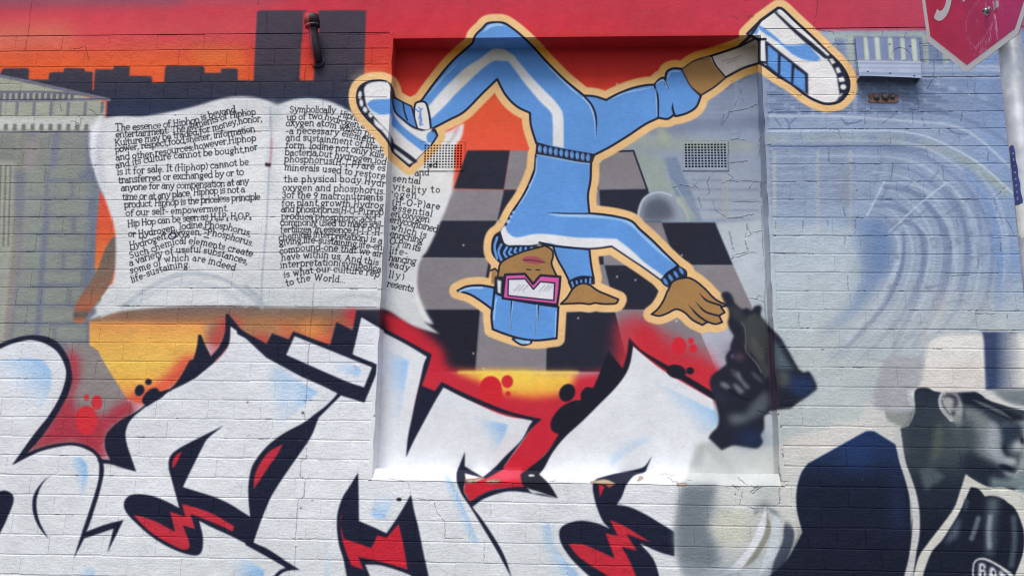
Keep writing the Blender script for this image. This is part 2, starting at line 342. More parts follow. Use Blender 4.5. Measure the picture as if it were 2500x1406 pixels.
def paint_tunnel():
    g = rgb(116, 130, 158); lt = rgb(192, 204, 220); gn = rgb(168, 178, 166)
    # top grid beside the board
    fill('A4', '640,225! 1400,225! 1400,450! 900,450! 640,260!', rgb(150, 166, 182), 5)
    fill('A4', '700,240! 1420,240! 1420,272! 720,272!', gn, 4, .8)
    for x in (810, 950, 1420, 1500): fill('A4', '%d,290 %d,285! %d,440! %d,440!' % (x - 45, x + 20, x + 24, x - 40), rgb(112, 126, 160), 3, .75)
    for x in (870, 1400, 1540): stroke('A4', '%d,270! %d,440!' % (x, x + 10), 7, gn, 3, .8)
    fill('C', '150,190! 1220,200! 1250,580! 200,575!', rgb(112, 124, 160), 2)
    fill('C', '190,565! 1240,570! 1260,900! 200,890!', rgb(128, 138, 166), 3)
    for q in ('308,195! 365,195! 405,560! 335,560!', '480,200! 552,205! 582,560! 505,560!', '690,205! 760,210! 785,560! 712,560!', '878,215! 950,215! 972,570! 905,570!', '1050,220! 1130,225! 1160,575! 1082,575!'): fill('C', q, rgb(172, 184, 172), 1.2)
    stroke('C', '200,580! 1220,592!', 2, rgb(176, 184, 190), 1.5, .8); stroke('C', '210,745 400,725 600,740 1200,748', 2.5, rgb(176, 188, 202), 2, .7); fill('C', '205,760! 1230,770! 1230,850! 205,830!', rgb(128, 144, 172), 2, .8)
    for y, a in ((470, .6), (500, .7), (545, .5)): stroke('A4', '700,%d! 1950,%d!' % (y, y + 8), 4, lt, 4, a)
    fill('A4', '720,480! 1950,500! 2100,800! 1900,560! 700,545!', g, 6, .35)
    # siding on the flat part and on the jamb
    for k in range(9):
        y = 580 + k * 28
        for x in range(250, 1500, 180):
            xx = x + (k % 3) * 47
            stroke('A4', '%d,%d %d,%d' % (xx, y, xx + 135, y + 3 + (4 if xx > 900 else 0)), 3.6, rgb(98, 114, 146), 2.2, .62)
    for k in range(9):
        y = 560 + k * 26
        stroke('A4', '-60,%d! 190,%d!' % (y, y - 4), 3.4, rgb(92, 106, 136), 2.2, .65)
        stroke('A3', '%d,%d! 1860,%d!' % (1510 - k * 12, 560 + k * 38, 556 + k * 38), 4, rgb(98, 112, 142), 2.6, .65)
    for x in (50, 600, 900): stroke('A4', '%d,560! %d,800!' % (x, x), 5, rgb(176, 190, 208), 4, .5)
    # twigs
    for s_ in ('330,850 350,880 370,900', '400,850 425,880 430,920', '440,880 480,845', '800,850 830,880 850,895', '830,885 900,880 945,862', '1100,880 1180,820', '1380,850 1400,900', '1580,935 1640,960 1710,962', '60,900 85,940 70,980', '120,920 115,960'):
        stroke('A4', s_, 2.2, rgb(98, 112, 142), 2, .7)
    for s_ in ('1240,930 1300,970 1270,1010', '1300,960 1390,960', '1690,910 1720,960 1790,940', '1780,900 1770,980'):
        stroke('A3', s_, 2.5, rgb(98, 112, 142), 2, .7)
    # green band turning into the arch
    P = 'A4'
    fill(P, '0,1030! 200,1000! 200,1110! 0,1110!', gn, 5, .7)
    fill(P, '240,970! 900,965 1200,975 1400,1000 1600,1080 1800,1190 2000,1340 2000,1420! 1780,1260 1600,1150 1400,1070 1200,1040 900,1035 240,1035!', rgb(156, 168, 164), 5, .85)
    for x in (480, 1020, 1320): ell(P, x, 1000, 50, 34, rgb(120, 138, 172), 0, 5, .7)
    stroke(P, '260,940 900,935 1200,940 1400,975 1600,1060 1800,1180 2050,1400', 2.6, rgb(196, 207, 222), 2, .7)
    stroke(P, '260,1045 900,1045 1200,1050 1400,1080', 4, rgb(96, 112, 146), 4, .7)
    stroke(P, '260,830 800,835 1300,870 1600,900 1780,990 1950,1140 2080,1260', 3.4, rgb(184, 196, 213), 2.6, .65)
    stroke(P, '700,740 1200,760 1500,800 1700,860 1900,960 2050,1060', 5, rgb(110, 128, 162), 5, .55)
    stroke(P, '1450,620 1700,680 1900,760 2050,860', 5, rgb(110, 130, 166), 5, .5)
    for x in (1500, 1600, 1720, 1820): ell(P, x, 610 + (x - 1500) * .3, 40, 14, rgb(196, 208, 224), .3, 3, .5)
    # windows of the wagon wall
    for k in range(7):
        y = 1080 + k * 62
        for x in (270, 420, 650, 760):
            stroke(P, '%d,%d %d,%d' % (x, y, x + 125, y + 2), 5.5, rgb(130, 136, 148), 4.5, .5)
    for x in (325, 635, 870): stroke(P, '%d,1090! %d,1640!' % (x, x), 4.5, rgb(190, 190, 184), 3.5, .7)
    fill(P, '800,1200! 870,1200! 870,1500! 790,1500!', rgb(134, 138, 144), 6, .6)
    for x, y in ((1100, 1140), (1180, 1180)): stroke(P, '%d,%d %d,%d' % (x, y, x - 60, y + 180), 5, rgb(120, 130, 150), 4, .5)
    # tunnel rings
    R = 'B4'
    fill('F', '1880,330! 2200,330 2330,372 2430,462 2480,580 2470,720 2400,840! 2230,870! 2010,880! 2060,820 2120,760 2165,680 2180,620 2165,570 2110,535! 1890,535!', rgb(132, 149, 180), 7, .42)
    I_ = np.array([(1890, 535), (2110, 535), (2165, 570), (2180, 620), (2165, 680), (2120, 760), (2060, 820), (1990, 880)], float)
    O_ = np.array([(1890, 325), (2200, 328), (2330, 372), (2430, 462), (2480, 580), (2470, 720), (2400, 840), (2330, 930)], float)
    for k in range(1, 11):
        u = k / 11; Pk = I_ * (1 - u) + O_ * u; q_ = pts('F', ' '.join('%.1f,%.1f' % tuple(p) for p in Pk), closed=False)
        n0 = (0 if k > 7 else 6 + k % 3); q_ = q_[n0:]; w_ = (3.6 if k % 2 else 2.4) * np.clip(np.sin(np.linspace(.25, 3.0, len(q_))) * 1.5, .2, 1)
        strokep(q_, w_ * 1.5, rgb(104, 122, 158) if k % 2 else rgb(186, 198, 214), 3, .42)
    for k in range(14):       # ribs between the rings
        j = 8 + k * 3; u = .25 + .5 * ((k * 7) % 5) / 5; a_ = pts('F', ' '.join('%.1f,%.1f' % tuple(p) for p in I_), closed=False); b_ = pts('F', ' '.join('%.1f,%.1f' % tuple(p) for p in O_), closed=False)
        p0, p1 = a_[j] * (1 - u) + b_[j] * u, a_[j] * (1 - u - .12) + b_[j] * (u + .12); strokep(np.array([p0, p1]), 3.2, rgb(112, 124, 152), 2.5, .5)
    rg = rgb(112, 126, 158)
    fill(R, '280,275! 1040,285 1110,320 1155,400 1168,480 1160,570 1110,700 1000,860 850,1010 690,1110 690,1080 850,900 940,700 915,500 900,380 880,330 280,300!', rgb(108, 132, 172), 9, .75)
    fill(R, '900,290! 1040,290 1110,330 1155,420 1165,500 1155,580 1110,690 1040,650 1010,500 1000,380', rgb(100, 126, 168), 12, .6)
    fill(R, '280,290! 880,300! 900,400! 900,700! 840,900! 500,1180! 280,1180!', rgb(184, 196, 202), 26, .6)
    for s_, w, c, a in (('1200,380 1225,440 1220,520 1190,640 1120,780 1000,960 850,1120', 9, lt, .85), ('1245,380 1250,520 1220,680 1130,870 1000,1030 850,1190', 6, rg, .75),
                        ('1250,290 1340,340 1395,430 1395,600 1360,780 1290,960 1180,1190', 8, rg, .6), ('1320,290 1410,380 1440,500 1420,640 1370,800', 5, lt, .7),
                        ('1400,160 1500,270 1560,400 1580,520 1540,760 1440,1000 1320,1190', 8, rg, .7), ('1470,180 1560,300 1600,420 1610,600', 5, lt, .7),
                        ('1540,60 1640,180 1690,340 1690,600 1640,780', 6, rg, .6), ('1620,80 1700,200 1750,380 1760,600', 6, lt, .5), ('1740,120 1790,300 1800,600', 6, rg, .4),
                        ('1700,-60 1840,140 1900,350 1930,600 1920,900', 12, rgb(118, 144, 188), .7), ('1780,-60 1920,140 1980,350 2000,600', 6, lt, .6),
                        ('1110,50 1250,70 1400,120', 7, rg, .75), ('1050,180 1170,190 1290,240', 7, rg, .7), ('1110,20 1300,30 1450,90', 4, lt, .7)):
        stroke(R, s_, w / 1.25, c, 2.8, a * (.55 if c is lt else .85))
    for s_ in ('1110,10 1050,130 985,255', '1545,25 1350,180 1150,370', '1290,290 1220,320 1150,380'): stroke(R, s_, 2.6, lt if s_[0:4] != '1290' else rg, 1.8, .6)
    for x, y in ((1090, 145), (1205, 550), (1155, 765), (1325, 768), (1425, 772), (975, 1040), (1385, 495), (1470, 478), (1190, 310), (1630, 430), (1730, 380)):
        ell(R, x, y, 20, 15, rgb(120, 126, 144), .3, 3, .75)
    ell(R, 1860, 350, 30, 30, rgb(150, 160, 176), 0, 5, .5)
    fill(R, '1500,820! 1580,820! 1460,1150! 1330,1220!', rgb(188, 182, 186), 10, .5)
    fill(R, '1830,820! 1880,840! 1850,960! 1780,960!', rgb(150, 156, 164), 8, .6)
    fill(R, '1930,500! 2400,460! 2400,700! 1950,640!', rgb(112, 144, 190), 16, .5)
    fill(R, '400,1160! 1100,900! 1700,820! 2400,820! 2400,1406! 400,1406!', rgb(190, 195, 190), 40, .5)

def paint_recess():
    # right part of the recess: hazy station, glass dome, beams
    fill('F', '1870,165! 1880,560! 1900,1200! 1700,1200! 1700,700! 1440,420! 1480,372! 1680,270!', vgrad([(180, rgb(136, 150, 172)), (330, rgb(140, 152, 172)), (480, rgb(156, 166, 180)), (560, rgb(176, 186, 196)), (700, rgb(188, 195, 202))]), 3, .8)
    fill('F', '1540,300! 1870,285! 1870,312! 1540,330!', rgb(116, 128, 152), 5, .7)
    fill('F', '1490,345! 1560,325! 1840,350! 1850,365! 1560,372!', rgb(156, 164, 152), 7, .7)
    fill('F', '1600,310! 1625,312! 1640,350! 1610,350!', rgb(170, 178, 150), 5, .7)
    fill('A3', '1020,1085! 1230,1130! 1290,1406! 1120,1406!', rgb(150, 164, 158), 3, .9)
    fill('B3', '1100,0! 1290,0! 1480,290! 1380,295! 1250,100! 1120,90!', rgb(154, 168, 164), 3, .9)
    fill('A3', '1235,1130! 1325,1125! 1435,1406! 1320,1406!', rgb(118, 134, 162), 2.5, .85)
    fill('B3', '1300,0! 1400,0! 1510,292! 1470,296!', rgb(118, 134, 162), 2.5, .6)
    stroke('B3', '1290,0! 1470,290!', 2.2, rgb(158, 168, 162), 1.5, .7)
    for y in (440, 462, 488, 512): stroke('F', '%d,%d! 1850,%d!' % (1690, y, y + 2), 3, rgb(126, 138, 160), 4, .6)
    for x in (1766, 1775): stroke('F', '%d,430! %d,540!' % (x, x), 3, rgb(172, 168, 160), 3, .6)
    ell('B3', 1215, 240, 165, 155, rgb(168, 178, 192), 0, 2)
    ell('B3', 1215, 255, 150, 150, rgb(140, 152, 168), 0, 6, .8)
    ell('B3', 1210, 200, 80, 75, rgb(92, 98, 110), 0, 12, .9)
    stroke('B3', '1330,130 1380,190 1410,280', 3, rgb(170, 176, 168), 2)
    fill('B3', '1040,300! 1500,290! 1875,280! 1875,330! 1240,310! 1040,312!', rgb(132, 146, 170), 4, .9)
    fill('B3', '1610,305! 1930,290! 1990,1000! 1860,930!', rgb(184, 194, 202), 3)
    # checker floor
    L = {2: [(1246, 368), (1231, 464), (1214, 539), (1194, 631), (1172, 757), (1160, 908)], 3: [(1352, 368), (1349, 464), (1345, 539), (1342, 640), (1337, 757), (1333, 908)],
         4: [(1452, 368), (1463, 464), (1468, 541), (1476, 648), (1502, 757), (1540, 908)], 5: [(1546, 368), (1581, 462), (1616, 544), (1650, 648), (1688, 757), (1752, 908)],
         6: [(1640, 368), (1690, 462), (1746, 544), (1790, 648), (1840, 757), (1905, 908)], 1: [(1142, 368), (1108, 461), (1080, 539), (1040, 629), (1010, 757), (985, 908)]}
    pat = {1: 'dgdgd', 2: 'gdgdg', 3: 'dgdgd', 4: 'gdgdg', 5: '..dgl'}
    for c in range(1, 6):
        for r in range(5):
            ch = pat[c][r]
            if ch == '.': continue
            q = [L[c][r], L[c + 1][r], L[c + 1][r + 1], L[c][r + 1]]
            col = {'d': CKD, 'g': CKG, 'l': rgb(176, 178, 192)}[ch]
            if c == 1: q[0] = (q[0][0] - (0 if r == 0 else 140), q[0][1]); q[3] = (q[3][0] - 140 if r else q[3][0], q[3][1])
            fillp(np.array(q, float), col, .9)
    stroke('A3', '860,1085! 1015,1080! 1115,1360!', 2.2, CKD, 1)
    fill('F', '985,757! 1172,757! 1160,908! 1000,900!', rgb(28, 28, 44), 2)
    # glass dome standing behind the floor
    fill('B3', '1045,300! 1050,220 1080,140 1140,95 1215,85 1290,110 1350,170 1390,240 1410,292!', rgb(150, 162, 178), 1.6)
    fill('B3', '1075,290! 1085,210 1120,150 1190,125 1260,150 1300,210 1310,270! 1200,300!', rgb(84, 90, 104), 7, .9)
    stroke('B3', '1048,295 1054,220 1084,142 1142,98 1215,88 1285,110', 2.6, rgb(186, 196, 208), 2, .9); stroke('B3', '1330,150 1380,215 1408,290', 2.4, rgb(174, 180, 170), 1.8, .9)
    # red and yellow glow above the letters
    fill('F', '935,760! 1010,790 1080,850 1130,905 1480,905 1560,800 1600,815 1640,860 1760,900! 1760,980! 1600,900! 1480,1000! 1330,1180! 1100,1180! 950,860!', RED, 9, .97)
    fill('F', '1500,790! 1560,770 1620,810 1700,850 1740,870! 1760,980! 1500,900!', rgb(196, 44, 58), 14, .8)
    fill('F', '930,765! 1000,790! 960,800!', RED, 5, .9)
    fill('D2', '1360,70! 1490,70! 1875,72! 1875,220! 1650,170! 1480,120!', rgb(248, 196, 70), 7, .95)
    fill('D3', '-60,75! 560,82! 520,170! 430,240! 280,260! 100,230! -60,140!', vgrad([(907, rgb(250, 224, 90)), (950, rgb(244, 190, 76)), (980, rgb(226, 100, 60))]), 8, .95)
    fill('D3', '-220,70! 570,71! 570,84! -220,84!', rgb(250, 226, 96), 2.5, .9)
    ell('D2', 1600, 180, 72, 78, rgb(204, 34, 48)); fill('D2', '1528,180! 1672,180! 1680,280! 1520,280!', rgb(204, 36, 48), 2)
    ell('D2', 1708, 138, 38, 42, rgb(206, 40, 52), 0, 1.4); ell('D2', 1714, 218, 17, 18, rgb(206, 40, 50), 0, 1.4)
    ell('B3', 1343, 1187, 52, 64, rgb(206, 36, 52)); ell('B3', 1427, 1150, 21, 22, rgb(206, 36, 52)); ell('B3', 1444, 1204, 28, 32, rgb(206, 36, 52))

def paint_book():
    W1 = vgrad([(240, rgb(214, 217, 219)), (420, rgb(222, 224, 224)), (760, rgb(208, 212, 213))])
    s = '244,300 262,288 300,284 345,285 400,277 470,262 540,242 590,236 640,242 678,257! 720,243 765,241 810,250 860,275! 935,330! 1060,330! 1110,318! 1134,302! 1128,330 1112,360 1108,420 1100,480 1075,545 1045,610 1024,640 1018,700 1025,735 1040,770 1060,792! 1035,785! 1074,816! 1020,800 990,785 960,765 935,752! 830,750 700,748 560,745 440,748 360,752 280,762 212,782! 235,765 232,750! 262,720 278,680 283,620 280,560 265,510 248,465 232,420 222,380 225,340'
    fill('F', s, W1, 1.6)
    fill('A1', '745,805! 700,850 650,920 640,1010 650,1120 690,1250 720,1350! 735,1250 700,1100 690,980 730,880', rgb(228, 231, 236), 3)
    fill('F', '232,400! 243,330 262,295! 252,340 248,400 262,470! 244,440', rgb(170, 176, 190), 5, .5)
    # gutter, pink mark and folds
    fill('A2', '180,700! 230,755 330,705! 280,760 230,850 205,1000 200,1400! 150,1400! 178,1000', rgb(186, 196, 198), 8, .75)
    stroke('F', '660,262 662,330 657,420 650,560 641,660 637,745', 2.6, rgb(172, 180, 194), 2.5, .8)
    stroke('F', '664,340 662,380 659,410', 2.5, rgb(204, 140, 160), 2.5, .8)
    fill('F', '648,398! 662,400! 660,408! 648,407!', rgb(50, 42, 54), .8)
    for s_, c, a in (('300,748 360,705 420,676 480,668 540,680 600,715 640,750', rgb(168, 178, 188), .7), ('330,745 400,700 470,690 540,706 600,745', rgb(190, 198, 206), .7),
                     ('600,700 630,725 642,742', rgb(160, 170, 178), .7), ('800,738 850,722 900,724 935,735', rgb(174, 184, 182), .6)):
        stroke('F', s_, 5, c, 5, a)
    fill('F', '640,700! 700,720 935,735! 935,748! 640,748!', rgb(196, 203, 206), 8, .6)
    fill('A2', '1020,1390! 1100,1000! 1180,1000! 1500,1160! 1480,1406!', rgb(222, 222, 218), 4, .6)
    fill('A2', '1420,990! 1480,930 1555,885! 1540,990 1480,1060 1420,1150! 1400,1100', rgb(224, 222, 222), 2.5)
    fill('A2', '1470,965! 1540,890! 1510,950!', rgb(220, 140, 150), 2)
    stroke('A2', '1440,1040 1500,960', 4, rgb(188, 190, 190), 3, .8)
    fill('B2', '1230,560! 1262,548! 1230,620 1222,720 1232,800 1270,900 1340,1030! 1290,1010 1230,900 1205,760', rgb(226, 226, 226), 3)

# ------------------------------------------------------- hand lettering (own stroke font)
def _arc(cx, cy, rx, ry, a0, a1, n=9):
    a = np.radians(np.linspace(a0, a1, n)); return [(cx + rx * np.cos(t), cy + ry * np.sin(t)) for t in a]
def _bow(cx=.42, w=.40): return _arc(cx, .5, w, .5, 0, 360, 15)
SF = .095
def _ser(x, y, l=SF, r=SF): return [(x - l, y), (x + r, y)]
FONT = {
 'a': (.82, [_arc(.36, .30, .32, .32, 0, 360, 13), [(.68, .0), (.68, .68)] + _arc(.40, .70, .28, .27, 0, 150, 7), [(.68, .06), (.80, .0)]]),
 'b': (.88, [[(.12, 1.6), (.12, 0)], _arc(.46, .5, .36, .5, -150, 150, 13), _ser(.08, 1.6, .1, .04)]),
 'c': (.76, [_arc(.44, .5, .38, .5, 50, 310, 12), [(.68, .88), (.68, .74)]]),
 'd': (.90, [[(.76, 1.6), (.76, 0)], _arc(.42, .5, .36, .5, 30, 330, 13), _ser(.72, 1.6, .1, .04), _ser(.8, 0, .03, .09)]),
 'e': (.82, [[(.06, .54), (.78, .54)] + _arc(.42, .52, .36, .5, 0, 310, 13)]),
 'f': (.62, [[(.25, 0), (.25, 1.3)] + _arc(.5, 1.3, .25, .28, 180, 40, 6), [(.02, .95), (.55, .95)], _ser(.25, 0)]),
 'g': (.86, [_arc(.38, .62, .30, .38, 0, 360, 12), [(.6, .9), (.82, 1.0)], [(.5, .26), (.25, .1), (.62, -.02)], _arc(.4, -.26, .34, .24, 0, 360, 12)]),
 'h': (.94, [[(.16, 1.6), (.16, 0)], [(.16, .6)] + _arc(.46, .62, .3, .38, 160, 0, 7) + [(.76, 0)], _ser(.12, 1.6, .1, .04), _ser(.16, 0), _ser(.78, 0)]),
 'i': (.38, [[(.19, 0), (.19, .98)], _ser(.16, .98, .12, .03), _ser(.19, 0), [(.2, 1.36), (.2, 1.44)]]),
 'j': (.4, [[(.25, .98), (.25, -.3), (.05, -.45)], [(.25, 1.36), (.25, 1.42)]]),
 'k': (.86, [[(.14, 1.6), (.14, 0)], [(.72, .98), (.16, .42)], [(.3, .56), (.76, 0)], _ser(.14, 0), _ser(.76, 0), _ser(.7, .98)]),
 'l': (.36, [[(.18, 1.6), (.18, 0)], _ser(.15, 1.6, .1, .03), _ser(.18, 0)]),
 'm': (1.34, [[(.14, 1), (.14, 0)], [(.14, .6)] + _arc(.4, .64, .26, .36, 160, 0, 6) + [(.66, 0)], [(.66, .6)] + _arc(.92, .64, .26, .36, 160, 0, 6) + [(1.18, 0)], _ser(.1, 1, .1, .03), _ser(.14, 0), _ser(.66, 0), _ser(1.2, 0)]),
 'n': (.94, [[(.16, 1), (.16, 0)], [(.16, .6)] + _arc(.46, .62, .3, .38, 160, 0, 7) + [(.76, 0)], _ser(.12, 1, .1, .03), _ser(.16, 0), _ser(.78, 0)]),
 'o': (.88, [_arc(.44, .5, .38, .5, 0, 360, 15)]),
 'p': (.90, [[(.14, 1), (.14, -.5)], _arc(.48, .5, .36, .5, -150, 150, 13), _ser(.1, 1, .1, .03), _ser(.14, -.5)]),
 'r': (.68, [[(.18, 1), (.18, 0)], [(.18, .6), (.3, .86), (.5, .99), (.62, .92), (.62, .8)], _ser(.14, 1, .1, .03), _ser(.18, 0)]),
 's': (.70, [_arc(.36, .75, .26, .25, 30, 250, 8)[0:] + _arc(.34, .27, .28, .27, 80, -150, 9), [(.58, .95), (.58, .8)]]),
 't': (.60, [[(.28, 1.45), (.26, .25)] + _arc(.44, .22, .18, .21, 190, 320, 6), [(.02, .98), (.56, .98)]]),
 'u': (.94, [[(.14, 1), (.14, .4)] + _arc(.44, .38, .3, .38, 180, 340, 7), [(.76, 1), (.76, 0)], _ser(.12, 1, .1, .03), _ser(.74, 1, .1, .03), _ser(.8, 0, .03, .08)]),
 'v': (.84, [[(.08, 1), (.42, 0), (.78, 1)], _ser(.1, 1), _ser(.76, 1)]),
 'w': (1.24, [[(.08, 1), (.38, 0), (.62, .9), (.9, 0), (1.16, 1)], _ser(.1, 1), _ser(1.14, 1)]),
 'x': (.82, [[(.1, 1), (.74, 0)], [(.72, 1), (.08, 0)], _ser(.1, 1), _ser(.7, 1), _ser(.1, 0), _ser(.74, 0)]),
 'y': (.86, [[(.08, 1), (.44, .05)], [(.80, 1), (.38, -.2), (.16, -.48), (.02, -.42)], _ser(.1, 1), _ser(.78, 1)]),
 'z': (.78, [[(.08, .86), (.1, 1), (.7, 1), (.08, 0), (.7, 0), (.72, .14)]]),
 '.': (.34, [[(.14, .04), (.18, .04)]]), ',': (.34, [[(.18, .1), (.18, -.05), (.08, -.25)]]), '-': (.56, [[(.08, .52), (.48, .52)]]),
 "'": (.3, [[(.06, 1.2), (.22, .95)]]), ';': (.34, [[(.18, .1), (.08, -.25)], [(.18, .8), (.18, .86)]]), ':': (.34, [[(.18, .1), (.18, .16)], [(.18, .8), (.18, .86)]]),
 '(': (.46, [_arc(.62, .6, .5, 1.0, 130, 230, 8)]), ')': (.46, [_arc(-.16, .6, .5, 1.0, 50, -50, 8)]),
 'T': (1.06, [[(.02, 1.38), (.06, 1.55), (1.0, 1.55), (1.04, 1.38)], [(.52, 1.55), (.5, 0)], _ser(.5, 0, .2, .2)]),
 'H': (1.16, [[(.2, 1.55), (.2, 0)], [(.94, 1.55), (.94, 0)], [(.2, .8), (.94, .8)], _ser(.2, 1.55), _ser(.94, 1.55), _ser(.2, 0), _ser(.94, 0)]),
 'K': (1.1, [[(.2, 1.55), (.2, 0)], [(.95, 1.55), (.22, .7)], [(.4, .9), (.95, 0)], _ser(.2, 1.55), _ser(.2, 0), _ser(.95, 0), _ser(.92, 1.55)]),
 'I': (.5, [[(.25, 1.55), (.25, 0)], _ser(.25, 1.55, .18, .18), _ser(.25, 0, .18, .18)]),
 'S': (.92, [_arc(.46, 1.16, .34, .38, 30, 250, 9) + _arc(.44, .42, .38, .42, 80, -150, 10)]),
 'P': (.96, [[(.2, 1.55), (.2, 0)], [(.2, 1.55)] + _arc(.46, 1.16, .4, .39, 90, -90, 9) + [(.2, .77)], _ser(.2, 0)]),
 'O': (1.2, [_arc(.6, .78, .52, .78, 0, 360, 18)]),
 'A': (1.14, [[(.08, 0), (.56, 1.55), (1.04, 0)], [(.26, .55), (.86, .55)], _ser(.1, 0), _ser(1.02, 0)]),
 'W': (1.6, [[(.08, 1.5), (.46, 0), (.8, 1.4), (1.14, 0), (1.5, 1.5)], _ser(.1, 1.5), _ser(1.48, 1.5)]),
 '3': (.8, [_arc(.36, 1.16, .3, .34, 150, -80, 8) + _arc(.36, .42, .36, .42, 85, -150, 9)]),
 '9': (.84, [_arc(.42, 1.1, .34, .4, 0, 360, 12), [(.76, 1.1), (.66, .4), (.3, 0)]]),
 '2': (.44, [[(.04, .2), (.16, .34), (.3, .26), (.26, .1), (.06, -.3), (.36, -.3)]]), '1': (.3, [[(.06, .2), (.16, .3), (.16, -.3)]]),
 ' ': (.42, []),
}

def text(t, s, path, xh=58, w=.95, col=None):
    ox, oy, sc = T[t]; P = pts(t, path, closed=False, n=6)
    seg = np.hypot(*(np.diff(P, axis=0).T)); cum = np.concatenate([[0], np.cumsum(seg)])
    tot = sum(FONT[c][0] for c in s); k = cum[-1] / tot; H = xh / sc
    x = 0.0; col = col if col is not None else rgb(24, 26, 36)
    for c in s:
        wd, strokes = FONT[c]
        m = (x + wd / 2) * k; i = min(len(P) - 2, max(0, int(np.searchsorted(cum, m)) - 1))
        f = (m - cum[i]) / max(1e-6, seg[i]); o = P[i] + (P[i + 1] - P[i]) * f
        i0 = max(0, i - 3); i1 = min(len(P) - 1, i + 4); d = P[i1] - P[i0]; a = np.arctan2(d[1], d[0]) + rs.uniform(-.05, .05)
        ca, sa = np.cos(a), np.sin(a); hh = H * rs.uniform(.93, 1.07); kk = min(k, hh * 1.15); dy = rs.uniform(-.5, .5)
        for st in strokes:
            Q = np.array(st, float); X = (Q[:, 0] - wd / 2) * kk; Y = -Q[:, 1] * hh + dy; X = X + (-Y) * .05
            strokep(np.stack([o[0] + X * ca - Y * sa, o[1] + X * sa + Y * ca], 1), w * rs.uniform(.85, 1.15), col, .55, .98)
        x += wd

